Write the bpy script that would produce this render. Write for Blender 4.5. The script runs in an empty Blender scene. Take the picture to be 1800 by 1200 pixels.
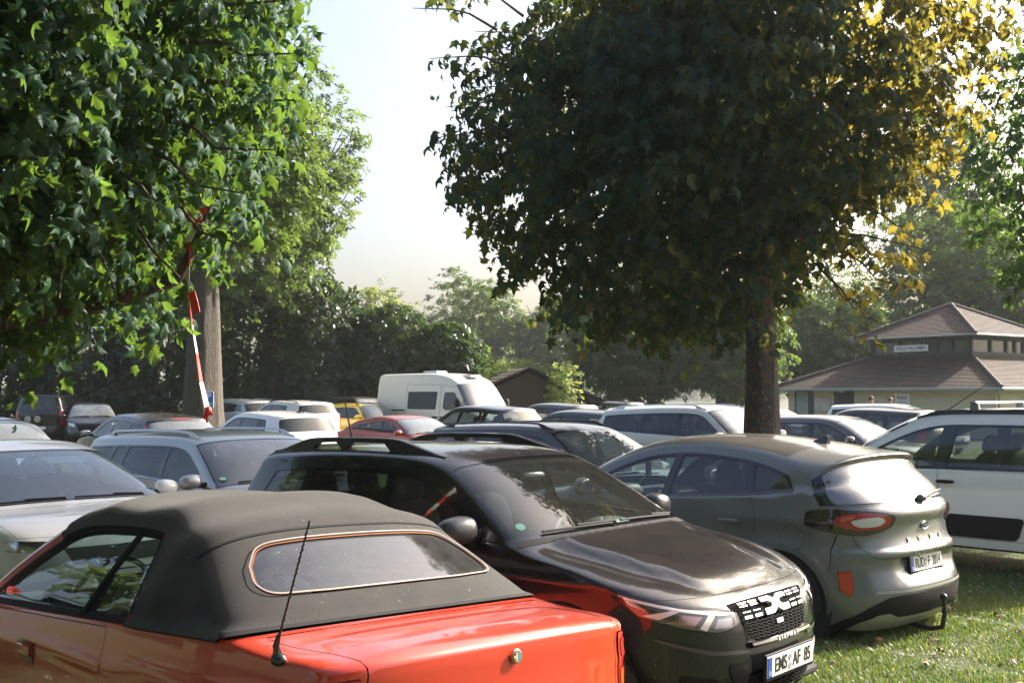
import bpy, math, random
import numpy as np
from mathutils import Vector, Matrix
from mathutils.geometry import delaunay_2d_cdt
from math import radians, sin, cos, pi

random.seed(7)
RNG = np.random.default_rng(7)
scene = bpy.context.scene
COL = scene.collection

# ------------------------------------------------------------------ materials
def new_mat(name):
    m = bpy.data.materials.new(name); m.use_nodes = True
    nt = m.node_tree; nt.nodes.clear()
    out = nt.nodes.new('ShaderNodeOutputMaterial')
    return m, nt, out

def nd(nt, kind, **kw):
    n = nt.nodes.new(kind)
    for k, v in kw.items():
        if k.startswith('i_'):
            n.inputs[k[2:].replace('_', ' ')].default_value = v
        else:
            setattr(n, k, v)
    return n

def lk(nt, a, b): nt.links.new(a, b)

def c4(c): return (c[0], c[1], c[2], 1.0)

def mixc(nt, fac, a, b, blend='MIX'):
    n = nt.nodes.new('ShaderNodeMix'); n.data_type = 'RGBA'; n.blend_type = blend
    for sock, val in ((n.inputs[0], fac), (n.inputs[6], a), (n.inputs[7], b)):
        if isinstance(val, bpy.types.NodeSocket): lk(nt, val, sock)
        elif isinstance(val, (tuple, list)): sock.default_value = c4(val)
        else: sock.default_value = val
    return n.outputs[2]

def mth(nt, op, a, b=None, c=None, clamp=False):
    n = nt.nodes.new('ShaderNodeMath'); n.operation = op; n.use_clamp = clamp
    for i, v in enumerate((a, b, c)):
        if v is None: continue
        if isinstance(v, bpy.types.NodeSocket): lk(nt, v, n.inputs[i])
        else: n.inputs[i].default_value = v
    return n.outputs[0]

def ramp(nt, fac, stops):
    n = nt.nodes.new('ShaderNodeValToRGB')
    cr = n.color_ramp
    while len(cr.elements) < len(stops): cr.elements.new(0.5)
    for e, (p, c) in zip(cr.elements, stops):
        e.position = p
        e.color = c4(c) if isinstance(c, (tuple, list)) else (c, c, c, 1)
    lk(nt, fac, n.inputs[0])
    return n.outputs[0]

def noise(nt, scale, detail=3, rough=0.5, coord='Object', vec=None, dist=0.0):
    if vec is None:
        tc = nt.nodes.new('ShaderNodeTexCoord'); vec = tc.outputs[coord]
    n = nt.nodes.new('ShaderNodeTexNoise')
    n.inputs['Scale'].default_value = scale; n.inputs['Detail'].default_value = detail
    n.inputs['Roughness'].default_value = rough; n.inputs['Distortion'].default_value = dist
    lk(nt, vec, n.inputs['Vector'])
    return n.outputs['Fac']

def bump(nt, h, strength=0.3, dist=0.01):
    b = nt.nodes.new('ShaderNodeBump')
    b.inputs['Strength'].default_value = strength; b.inputs['Distance'].default_value = dist
    lk(nt, h, b.inputs['Height'])
    return b.outputs['Normal']

_simple = {}
def simple(name, col, rough=0.5, metal=0.0, coat=0.0, spec=0.5, bumpy=None, var=0.0, vscale=20):
    if name in _simple: return _simple[name]
    m, nt, out = new_mat(name)
    p = nd(nt, 'ShaderNodeBsdfPrincipled')
    p.inputs['Base Color'].default_value = c4(col); p.inputs['Roughness'].default_value = rough
    p.inputs['Metallic'].default_value = metal; p.inputs['Coat Weight'].default_value = coat
    p.inputs['Specular IOR Level'].default_value = spec
    if var:
        n = noise(nt, vscale, 4, 0.6)
        f = ramp(nt, n, [(0.3, 1 - var), (0.7, 1 + var)])
        lk(nt, mixc(nt, 1.0, col, f, 'MULTIPLY'), p.inputs['Base Color'])
    if bumpy:
        lk(nt, bump(nt, noise(nt, bumpy[0], 3), bumpy[1], bumpy[2]), p.inputs['Normal'])
    lk(nt, p.outputs[0], out.inputs[0])
    _simple[name] = m
    return m

def paint(name, col, metal=0.0, rough=0.3, dust=0.25, dcol=(0.26, 0.22, 0.165), coat=1.0):
    """car paint: coloured base under clear coat, with real dust lying on the faces that look up"""
    m, nt, out = new_mat(name)
    p = nd(nt, 'ShaderNodeBsdfPrincipled')
    geo = nd(nt, 'ShaderNodeNewGeometry')
    sep = nd(nt, 'ShaderNodeSeparateXYZ'); lk(nt, geo.outputs['Normal'], sep.inputs[0])
    up = mth(nt, 'POWER', mth(nt, 'MAXIMUM', sep.outputs[2], 0.0), 3.0)
    fine = ramp(nt, noise(nt, 260, 2, 0.6), [(0.35, 0.55), (0.75, 1.0)])
    blot = ramp(nt, noise(nt, 3.2, 5, 0.65), [(0.25, 0.35), (0.75, 1.0)])
    d = mth(nt, 'MULTIPLY', mth(nt, 'MULTIPLY', fine, blot), mth(nt, 'MULTIPLY_ADD', up, dust, dust * 0.08), clamp=True)
    spot = ramp(nt, noise(nt, 75, 1, 0.4), [(0.70, 0.0), (0.78, 1.0)])
    d2 = mth(nt, 'MULTIPLY_ADD', mth(nt, 'MULTIPLY', spot, up), dust * 0.5, d, clamp=True)
    base = mixc(nt, mth(nt, 'MULTIPLY', d2, 0.9), col, dcol)
    lk(nt, base, p.inputs['Base Color'])
    p.inputs['Metallic'].default_value = metal
    lk(nt, mth(nt, 'MULTIPLY_ADD', d2, 0.35, rough, clamp=True), p.inputs['Roughness'])
    lk(nt, mth(nt, 'MULTIPLY', mth(nt, 'SUBTRACT', 1.0, d2, clamp=True), coat), p.inputs['Coat Weight'])
    p.inputs['Specular IOR Level'].default_value = .5 if coat > .9 else .2
    lk(nt, mth(nt, 'MULTIPLY_ADD', d2, 0.25, 0.03), p.inputs['Coat Roughness'])
    lk(nt, bump(nt, noise(nt, 7, 2), 0.012, 0.02), p.inputs['Coat Normal'])
    lk(nt, p.outputs[0], out.inputs[0])
    return m

def glass(name, tint=(0.55, 0.62, 0.6), dust=0.05, rough=0.02, refl=1.0, dcol=(0.55, 0.54, 0.5), haze=0.0, even=False):
    """single pane: tinted see-through plus mirror reflection growing to grazing angles, thin film of dust, on some panes tinted to paint in sky reflection"""
    m, nt, out = new_mat(name)
    lw = nd(nt, 'ShaderNodeLayerWeight'); lw.inputs[0].default_value = 0.5
    f5 = mth(nt, 'POWER', lw.outputs['Facing'], 4.2)
    F = mth(nt, 'MULTIPLY_ADD', f5, 0.85 * refl, 0.075 * refl, clamp=True)
    tr = nd(nt, 'ShaderNodeBsdfTransparent'); tr.inputs[0].default_value = c4(tint)
    gl = nd(nt, 'ShaderNodeBsdfAnisotropic'); gl.inputs['Roughness'].default_value = rough
    gl.inputs['Color'].default_value = (1, 1, 1, 1)
    lk(nt, bump(nt, noise(nt, 2.5, 1), 0.02, 0.05), gl.inputs['Normal'])
    mx = nd(nt, 'ShaderNodeMixShader'); lk(nt, F, mx.inputs[0]); lk(nt, tr.outputs[0], mx.inputs[1]); lk(nt, gl.outputs[0], mx.inputs[2])
    df = nd(nt, 'ShaderNodeBsdfDiffuse'); df.inputs[0].default_value = c4(dcol)
    dn = ramp(nt, noise(nt, 14, 6, 0.7), [(0.3, dust * 0.5), (0.75, dust * 1.5)])
    if even:
        da = ramp(nt, noise(nt, 1.5, 3, 0.5), [(0.3, dust * .75), (0.7, dust * 1.2)])
    else:
        sp = ramp(nt, noise(nt, 110, 1, 0.4), [(0.72, 0.0), (0.77, min(.6, dust * 5))])
        da = mth(nt, 'MAXIMUM', dn, sp)
    mx2 = nd(nt, 'ShaderNodeMixShader'); lk(nt, da, mx2.inputs[0]); lk(nt, mx.outputs[0], mx2.inputs[1]); lk(nt, df.outputs[0], mx2.inputs[2])
    last = mx2.outputs[0]
    if haze:
        g2 = nd(nt, 'ShaderNodeBsdfAnisotropic'); g2.inputs['Roughness'].default_value = 0.24
        mx3 = nd(nt, 'ShaderNodeMixShader'); mx3.inputs[0].default_value = haze
        lk(nt, last, mx3.inputs[1]); lk(nt, g2.outputs[0], mx3.inputs[2]); last = mx3.outputs[0]
    lk(nt, last, out.inputs[0])
    return m

def lens(name, col, rough=0.08):
    """lamp cover: coloured plastic, glossy, partly see-through"""
    m, nt, out = new_mat(name)
    p = nd(nt, 'ShaderNodeBsdfPrincipled'); p.inputs['Base Color'].default_value = c4(col)
    p.inputs['Roughness'].default_value = rough; p.inputs['Coat Weight'].default_value = 1.0
    p.inputs['Coat Roughness'].default_value = 0.03
    w = nt.nodes.new('ShaderNodeTexWave'); w.inputs['Scale'].default_value = 38; w.bands_direction = 'Z'
    tc = nt.nodes.new('ShaderNodeTexCoord'); lk(nt, tc.outputs['Object'], w.inputs['Vector'])
    lk(nt, bump(nt, w.outputs['Fac'], 0.25, 0.004), p.inputs['Normal'])
    lk(nt, p.outputs[0], out.inputs[0])
    return m

# ------------------------------------------------------------------ objects
def tag(o, label=None, cat=None, group=None, kind=None):
    if label: o['label'] = label
    if cat: o['category'] = cat
    if group: o['group'] = group
    if kind: o['kind'] = kind
    return o

def empty(name, loc=(0, 0, 0), rz=0.0):
    o = bpy.data.objects.new(name, None); COL.objects.link(o)
    o.location = loc; o.rotation_euler = (0, 0, rz); o.empty_display_size = 0.2
    return o

def mesh_np(name, V, F, mat, parent=None, normals=None, smooth=True, attrs=None):
    """V (n,3) array, F (m,k) int array of equal-sized faces, or list of such arrays / python lists"""
    me = bpy.data.meshes.new(name)
    V = np.asarray(V, dtype=np.float32)
    if isinstance(F, np.ndarray):
        m, k = F.shape
        me.vertices.add(len(V)); me.vertices.foreach_set('co', V.ravel())
        me.loops.add(m * k); me.loops.foreach_set('vertex_index', F.astype(np.int32).ravel())
        me.polygons.add(m)
        me.polygons.foreach_set('loop_start', np.arange(0, m * k, k, dtype=np.int32))
        me.update(calc_edges=True)
    else:
        me.from_pydata([tuple(map(float, v)) for v in V], [], [list(map(int, f)) for f in F])
    if smooth:
        me.polygons.foreach_set('use_smooth', np.ones(len(me.polygons), dtype=bool))
    if attrs:
        for an, arr in attrs.items():
            a = me.attributes.new(an, 'FLOAT', 'POINT'); a.data.foreach_set('value', np.asarray(arr, dtype=np.float32))
    me.validate(clean_customdata=False)
    if normals is not None and len(normals) == len(me.vertices):
        me.normals_split_custom_set_from_vertices([tuple(map(float, n)) for n in normals])
    me.materials.append(mat)
    o = bpy.data.objects.new(name, me); COL.objects.link(o)
    if parent: o.parent = parent
    return o

class MB:
    """collects simple shapes and links them as one mesh object"""
    def __init__(self): self.v = []; self.f = []
    def add(self, V, F):
        b = len(self.v); self.v += [tuple(p) for p in V]; self.f += [[b + i for i in f] for f in F]
    def box(self, c, s, rot=None, bev=0.0, taper=1.0):
        """box with chamfered edges (bev) and optional top taper"""
        hx, hy, hz = s[0] / 2, s[1] / 2, s[2] / 2
        b = min(bev, hx * .9, hy * .9, hz * .9)
        V = []; F = []
        if b <= 0:
            V = [(sx * hx * (taper if sz > 0 else 1), sy * hy * (taper if sz > 0 else 1), sz * hz) for sx in (-1, 1) for sy in (-1, 1) for sz in (-1, 1)]
            F = [(0, 1, 3, 2), (4, 6, 7, 5), (0, 4, 5, 1), (2, 3, 7, 6), (0, 2, 6, 4), (1, 5, 7, 3)]
        else:
            idx = {}
            for sx in (-1, 1):
                for sy in (-1, 1):
                    for sz in (-1, 1):
                        t = taper if sz > 0 else 1
                        for ax in range(3):
                            p = [sx * (hx * t - b), sy * (hy * t - b), sz * (hz - b)]
                            p[ax] += (sx, sy, sz)[ax] * b
                            idx[(sx, sy, sz, ax)] = len(V); V.append(tuple(p))
            for ax in range(3):
                o1, o2 = [a for a in range(3) if a != ax]
                for s_ in (-1, 1):
                    q = []
                    for a, c_ in ((-1, -1), (1, -1), (1, 1), (-1, 1)):
                        k = [0, 0, 0]; k[ax] = s_; k[o1] = a; k[o2] = c_
                        q.append(idx[(k[0], k[1], k[2], ax)])
                    F.append(q)
                for a in (-1, 1):
                    for c_ in (-1, 1):
                        k1 = [0, 0, 0]; k1[o1] = a; k1[o2] = c_
                        k1[ax] = -1; k2 = list(k1); k2[ax] = 1
                        F.append([idx[(*k1, o1)], idx[(*k2, o1)], idx[(*k2, o2)], idx[(*k1, o2)]])
            for sx in (-1, 1):
                for sy in (-1, 1):
                    for sz in (-1, 1):
                        F.append([idx[(sx, sy, sz, 0)], idx[(sx, sy, sz, 1)], idx[(sx, sy, sz, 2)]])
        M = rot if rot is not None else Matrix.Identity(3)
        c = Vector(c)
        self.add([tuple(M @ Vector(v) + c) for v in V], F)
        return self
    def tube(self, pts, r, n=8, cap=True):
        pts = [Vector(p) for p in pts]; R = r if isinstance(r, (list, tuple)) else [r] * len(pts)
        rings = []
        up = Vector((0, 0, 1))
        for i, p in enumerate(pts):
            d = (pts[min(i + 1, len(pts) - 1)] - pts[max(i - 1, 0)]).normalized()
            a = d.cross(up)
            if a.length < 0.05: a = d.cross(Vector((1, 0, 0)))
            a.normalize(); b = d.cross(a)
            rings.append([p + (a * cos(2 * pi * k / n) + b * sin(2 * pi * k / n)) * R[i] for k in range(n)])
        V = [tuple(q) for rg in rings for q in rg]; F = []
        for i in range(len(pts) - 1):
            for k in range(n):
                F.append([i * n + k, i * n + (k + 1) % n, (i + 1) * n + (k + 1) % n, (i + 1) * n + k])
        if cap:
            F.append(list(range(n))[::-1]); F.append([(len(pts) - 1) * n + k for k in range(n)])
        self.add(V, F); return self
    def lathe(self, prof, n=24, axis='Y', c=(0, 0, 0), closed=False):
        """prof list of (r, h) ; revolve about axis"""
        V = []; F = []
        for r, h in prof:
            for k in range(n):
                a = 2 * pi * k / n
                x, y = r * cos(a), r * sin(a)
                p = {'Y': (x, h, y), 'Z': (x, y, h), 'X': (h, x, y)}[axis]
                V.append((p[0] + c[0], p[1] + c[1], p[2] + c[2]))
        m = len(prof)
        for i in range(m if closed else m - 1):
            for k in range(n):
                j = (i + 1) % m
                F.append([i * n + k, i * n + (k + 1) % n, j * n + (k + 1) % n, j * n + k])
        if not closed:
            if prof[0][0] > 1e-5: F.append(list(range(n)))
            if prof[-1][0] > 1e-5: F.append([(m - 1) * n + k for k in range(n)])
        self.add(V, F); return self
    def ell(self, c, s, nu=16, nv=10, p=2.0, rot=None, flat=None):
        """superellipsoid; flat=(axis, value) squashes everything beyond value"""
        V = []; F = []
        def sp(a): return math.copysign(abs(a) ** (2 / p), a)
        M = rot if rot is not None else Matrix.Identity(3)
        for i in range(nv + 1):
            th = -pi / 2 + pi * i / nv
            for k in range(nu):
                ph = 2 * pi * k / nu
                q = [s[0] * sp(cos(th)) * sp(cos(ph)), s[1] * sp(cos(th)) * sp(sin(ph)), s[2] * sp(sin(th))]
                if flat:
                    ax, val = flat
                    q[ax] = max(q[ax], val) if val < 0 else min(q[ax], val)
                V.append(tuple(M @ Vector(q) + Vector(c)))
        for i in range(nv):
            for k in range(nu):
                F.append([i * nu + k, i * nu + (k + 1) % nu, (i + 1) * nu + (k + 1) % nu, (i + 1) * nu + k])
        self.add(V, F); return self
    def prism(self, poly, axis, a, b):
        """2D polygon extruded along axis from a to b; poly in the other two coordinates in order"""
        n = len(poly)
        def pt(q, h):
            if axis == 'Y': return (q[0], h, q[1])
            if axis == 'X': return (h, q[0], q[1])
            return (q[0], q[1], h)
        V = [pt(q, a) for q in poly] + [pt(q, b) for q in poly]
        F = [list(range(n)), [n + i for i in range(n)][::-1]] + [[i, (i + 1) % n, n + (i + 1) % n, n + i][::-1] for i in range(n)]
        self.add(V, F); return self
    def xf(self, M):
        self.v = [tuple(M @ Vector(p)) for p in self.v]; return self
    def build(self, name, mat, parent=None, smooth=False, fix=True):
        me = bpy.data.meshes.new(name); me.from_pydata(self.v, [], self.f)
        if fix:
            import bmesh
            bm = bmesh.new(); bm.from_mesh(me); bmesh.ops.recalc_face_normals(bm, faces=bm.faces); bm.to_mesh(me); bm.free()
        me.materials.append(mat)
        if smooth:
            me.polygons.foreach_set('use_smooth', np.ones(len(me.polygons), dtype=bool))
            try: me.set_sharp_from_angle(angle=radians(40))
            except Exception: pass
        o = bpy.data.objects.new(name, me); COL.objects.link(o)
        if parent: o.parent = parent
        return o

def text_obj(name, s, size, mat, parent, M, depth=0.001, sx=1.0, spacing=1.0, bold=0.0, align='CENTER'):
    cu = bpy.data.curves.new(name, 'FONT'); cu.body = s; cu.size = size; cu.extrude = depth
    cu.align_x = align; cu.align_y = 'CENTER'; cu.space_character = spacing; cu.offset = bold
    tmp = bpy.data.objects.new(name + '_tmp', cu); COL.objects.link(tmp)
    dg = bpy.context.evaluated_depsgraph_get()
    me = bpy.data.meshes.new_from_object(tmp.evaluated_get(dg))
    bpy.data.objects.remove(tmp); bpy.data.curves.remove(cu)
    me.transform(M @ Matrix.Diagonal((sx, 1, 1, 1)))
    me.materials.clear(); me.materials.append(mat)
    o = bpy.data.objects.new(name, me); COL.objects.link(o)
    if parent: o.parent = parent
    return o

def frame_on(p, n, up=(0, 0, 1)):
    """matrix whose z axis is n, y axis close to up, placed at p (text reads upright seen from outside)"""
    n = Vector(n).normalized(); up = Vector(up)
    x = up.cross(n).normalized(); y = n.cross(x)
    M = Matrix((x, y, n)).transposed().to_4x4(); M.translation = Vector(p)
    return M
# ------------------------------------------------------------------ car bodies
def pip(P, poly):
    """vectorised point in polygon"""
    poly = np.asarray(poly); x, y = P[:, 0], P[:, 1]
    inside = np.zeros(len(P), bool); n = len(poly)
    for i in range(n):
        x1, y1 = poly[i]; x2, y2 = poly[(i + 1) % n]
        c = ((y1 > y) != (y2 > y))
        if not c.any(): continue
        xi = (x2 - x1) * (y - y1) / (y2 - y1 + 1e-15) + x1
        inside ^= c & (x < xi)
    return inside

def area2(p):
    p = np.asarray(p); q = np.roll(p, -1, 0)
    return 0.5 * np.sum(p[:, 0] * q[:, 1] - q[:, 0] * p[:, 1])

def offset_poly(poly, d):
    """grow (d>0) or shrink a simple polygon by mitred offset"""
    p = np.asarray(poly, float)
    if area2(p) < 0: p = p[::-1]
    a = np.roll(p, 1, 0); b = np.roll(p, -1, 0)
    e1 = p - a; e2 = b - p
    e1 /= np.linalg.norm(e1, axis=1)[:, None] + 1e-12; e2 /= np.linalg.norm(e2, axis=1)[:, None] + 1e-12
    n1 = np.c_[e1[:, 1], -e1[:, 0]]; n2 = np.c_[e2[:, 1], -e2[:, 0]]
    m = n1 + n2; L = np.linalg.norm(m, axis=1)[:, None]; m /= L + 1e-9
    k = 1 / np.clip(np.sum(m * n1, axis=1), 0.45, 1)
    return p + m * (d * k)[:, None]

def clip_half(poly, p0, p1):
    """keep what lies to the left of p0->p1"""
    out = []; d = (p1[0] - p0[0], p1[1] - p0[1])
    def side(q): return d[0] * (q[1] - p0[1]) - d[1] * (q[0] - p0[0])
    n = len(poly)
    for i in range(n):
        a, b = poly[i], poly[(i + 1) % n]; sa, sb = side(a), side(b)
        if sa >= 0: out.append(tuple(a))
        if (sa >= 0) != (sb >= 0):
            t = sa / (sa - sb); out.append((a[0] + t * (b[0] - a[0]), a[1] + t * (b[1] - a[1])))
    return out

def round_poly(poly, r, n=4):
    """round the sharp corners of a polygon"""
    out = []; m = len(poly)
    for i in range(m):
        a, p, b = (np.array(poly[(i + k) % m], float) for k in (-1, 0, 1))
        u, v = a - p, b - p; lu, lv = np.linalg.norm(u), np.linalg.norm(v)
        if lu < 1e-6 or lv < 1e-6: continue
        cs = np.dot(u, v) / (lu * lv)
        if cs < -0.93: out.append(tuple(p)); continue
        d = min(r, lu * .45, lv * .45); s, e = p + u / lu * d, p + v / lv * d
        for k in range(n + 1):
            t = k / n; out.append(tuple((1 - t) ** 2 * s + 2 * t * (1 - t) * p + t * t * e))
    return out

def densify(poly, h, closed=True):
    out = []; n = len(poly)
    for i in range(n if closed else n - 1):
        a = np.asarray(poly[i], float); b = np.asarray(poly[(i + 1) % n], float)
        k = max(1, int(math.ceil(np.linalg.norm(b - a) / h)))
        for j in range(k): out.append(tuple(a + (b - a) * j / k))
    if not closed: out.append(tuple(poly[-1]))
    return out

def circle(c, r, n=28): return [(c[0] + r * cos(2 * pi * i / n), c[1] + r * sin(2 * pi * i / n)) for i in range(n)]

def sstep(a, b, x):
    t = np.clip((x - a) / (b - a), 0, 1); return t * t * (3 - 2 * t)

class Shape:
    """side silhouette (centre line C and character edge E) + side height field + wrapped top/front/rear"""
    def __init__(s, ctrl, W, belt, k1=.30, k2=.28, shoulder=.02, tuck=.05, zw=.60, arches=(), flare=.018, sdisp=None, wdisp=None, beta=.8, alpha=.55, sill=.24):
        s.c = np.array(ctrl, float); s.Wk = np.array(W, float); s.bk = np.array(belt, float)
        s.k1, s.k2, s.sh, s.tuck, s.zw, s.arches, s.fl = k1, k2, shoulder, tuck, zw, arches, flare
        s.sd, s.wd, s.beta, s.alpha, s.sill = sdisp, wdisp, beta, alpha, sill
        P = s.c; d = np.sqrt(np.linalg.norm(np.diff(P[:, :2], axis=0), axis=1)) + 1e-6
        n = len(P); m = np.zeros_like(P)
        for i in range(n):
            if i == 0: m[i] = (P[1] - P[0]) / d[0]
            elif i == n - 1: m[i] = (P[-1] - P[-2]) / d[-1]
            else: m[i] = ((P[i + 1] - P[i]) / d[i] * d[i - 1] + (P[i] - P[i - 1]) / d[i - 1] * d[i]) / (d[i] + d[i - 1])
        s.d, s.m = d, m
        uu = np.linspace(0, n - 1, (n - 1) * 24 + 1); C = s.ev(uu)[:, :2]
        s.uu = uu; s.ss = np.r_[0, np.cumsum(np.linalg.norm(np.diff(C, axis=0), axis=1))]
    def ev(s, u):
        u = np.clip(np.asarray(u, float), 0, len(s.c) - 1); i = np.minimum(u.astype(int), len(s.c) - 2); t = (u - i)[:, None]
        P0, P1, d = s.c[i], s.c[i + 1], s.d[i][:, None]
        return (2 * t ** 3 - 3 * t ** 2 + 1) * P0 + (t ** 3 - 2 * t ** 2 + t) * d * s.m[i] + (-2 * t ** 3 + 3 * t ** 2) * P1 + (t ** 3 - t ** 2) * d * s.m[i + 1]
    def u2s(s, u): return np.interp(u, s.uu, s.ss)
    def s2u(s, x): return np.interp(x, s.ss, s.uu)
    def sm(s, k, X, w=.18):
        return sum(np.interp(X + e, k[:, 0], k[:, 1]) for e in np.linspace(-w, w, 7)) / 7
    def belt(s, X): return s.sm(s.bk, np.asarray(X, float))
    def Y(s, X, Z):
        X = np.asarray(X, float); Z = np.asarray(Z, float)
        w = s.sm(s.Wk, X); zb = s.belt(X)
        lo = w - s.tuck * np.clip((s.zw - Z) / .4, 0, 1.3) ** 2
        mid = lo - .028 * np.clip((Z - s.zw) / np.maximum(zb - s.zw, .1), 0, 1) ** 2
        dz = np.maximum(Z - zb, 0)
        y = mid - s.sh * sstep(0, .05, dz) - s.k1 * dz - s.k2 * dz ** 2
        for xa, za, ra in s.arches:
            r = np.hypot(X - xa, Z - za)
            y = y + s.fl * np.exp(-((r - ra) / .10) ** 2) * (1 - sstep(zb - .15, zb, Z))
        if s.sd is not None: y = y + s.sd(X, Z)
        return np.maximum(y, .05)
    def side(s, q):
        X, Z = q[:, 0], q[:, 1]; return np.c_[X, s.Y(X, Z), Z]
    def side_n(s, q):
        X, Z = q[:, 0], q[:, 1]; e = .004
        n = np.c_[-(s.Y(X + e, Z) - s.Y(X - e, Z)) / (2 * e), np.ones(len(q)), -(s.Y(X, Z + e) - s.Y(X, Z - e)) / (2 * e)]
        return n / np.linalg.norm(n, axis=1)[:, None]
    def wrap(s, q):
        """q[:,0] = u, q[:,1] = v in -1..1"""
        ce = s.ev(q[:, 0]); C, E = ce[:, :2], ce[:, 2:]; v = q[:, 1]; t = np.abs(v)
        r = np.linalg.norm(E - C, axis=1); dr = (E - C) / (r[:, None] + 1e-9)
        W = s.Y(E[:, 0], E[:, 1]); dl = .03
        m = np.clip((s.Y(E[:, 0] + dr[:, 0] * dl, E[:, 1] + dr[:, 1] * dl) - W) / dl, -.3, 1.2)
        y1 = s.alpha * W; y2 = W - m * r * s.beta; i2 = r * (1 - s.beta)
        b1, b2, b3 = 3 * t * (1 - t) ** 2, 3 * t * t * (1 - t), t ** 3
        y = b1 * y1 + b2 * y2 + b3 * W; ins = b2 * i2 + b3 * r
        P = np.c_[C[:, 0] + dr[:, 0] * ins, np.sign(v) * y, C[:, 1] + dr[:, 1] * ins]
        if s.wd is not None: P = P + s.wd(P, q[:, 0], v)
        return P
    def wrap_n(s, q):
        e = .01; a = q.copy(); b = q.copy(); a[:, 0] = np.maximum(q[:, 0] - e, 0); b[:, 0] = np.minimum(q[:, 0] + e, len(s.c) - 1.0001)
        du = s.wrap(b) - s.wrap(a)
        a = q.copy(); b = q.copy(); a[:, 1] = np.maximum(q[:, 1] - .012, -1); b[:, 1] = np.minimum(q[:, 1] + .012, 1)
        dv = s.wrap(b) - s.wrap(a)
        n = np.cross(dv, du); n /= np.linalg.norm(n, axis=1)[:, None] + 1e-12
        return n
    def at_side(s, X, Z, off=0.0, sgn=1):
        q = np.array([[X, Z]]); p = s.side(q)[0]; n = s.side_n(q)[0]
        p = p + n * off
        return Vector((p[0], sgn * p[1], p[2])), Vector((n[0], sgn * n[1], n[2]))
    def at_wrap(s, u, v, off=0.0):
        q = np.array([[u, v]]); p = s.wrap(q)[0]; n = s.wrap_n(q)[0]
        return Vector(p + n * off), Vector(n)
    def u_at(s, X, z_hint=None, lo=0, hi=None):
        """u whose centre line is nearest to X (and z)"""
        uu = np.linspace(lo, hi if hi else len(s.c) - 1, 600); C = s.ev(uu)
        d = np.abs(C[:, 0] - X) + (0 if z_hint is None else np.abs(C[:, 1] - z_hint)); return float(uu[np.argmin(d)])

def cdt(boundary, feats, grid, scale=1.0):
    V = []; Ed = []
    def ring(p):
        b = len(V); V.extend(p); n = len(p); Ed.extend([(b + i, b + (i + 1) % n) for i in range(n)])
    ring([tuple(x) for x in boundary])
    for f in feats: ring([tuple(x) for x in f])
    V.extend([tuple(x) for x in grid])
    vo, eo, fo = delaunay_2d_cdt([Vector(v) for v in V], Ed, [], 0, 2e-5)[:3]
    P = np.array([(v.x, v.y) for v in vo]); T = np.array([list(f) for f in fo if len(f) == 3])
    cen = P[T].mean(1)
    ok = pip(cen, boundary)
    return P, T[ok], cen[ok]

M_LINER = simple('interior_trim', (.018, .018, .02), .85)
M_BLACK = simple('black_plastic', (.011, .011, .012), .7, spec=.2, bumpy=(300, .15, .002))
M_GLOSSB = simple('gloss_black', (.008, .008, .009), .12, coat=.6)
M_RUBBER = simple('tyre_rubber', (.02, .02, .02), .8)
M_ALLOY = simple('alloy', (.42, .42, .43), .32, metal=.9)
M_CHROME = simple('chrome', (.75, .75, .76), .12, metal=1.0)
M_SEAT = simple('seat_fabric', (.022, .022, .024), .9, bumpy=(500, .3, .002))
M_DASH = simple('dash_plastic', (.035, .036, .038), .6, bumpy=(400, .2, .002))
M_PLATE = simple('plate_white', (.78, .78, .76), .35)
M_PLATEB = simple('plate_blue', (.02, .08, .42), .4)
M_INK = simple('plate_ink', (.012, .012, .012), .5)
M_REDL = lens('red_lens', (.42, .012, .012))
M_ORGL = lens('orange_lens', (.75, .13, .015))
M_CLRL = lens('clear_lens', (.62, .62, .62))
M_LAMPD = simple('lamp_inside', (.06, .06, .065), .25, metal=.4, coat=1.0)
M_LAMPB = simple('lamp_reflector', (.55, .55, .57), .15, metal=.95, coat=1.0)
M_COVER = glass('lamp_cover', (.9, .9, .9), dust=.03, rough=.03)
M_MIRRG = simple('mirror_glass', (.8, .82, .85), .02, metal=1.0)

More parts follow.
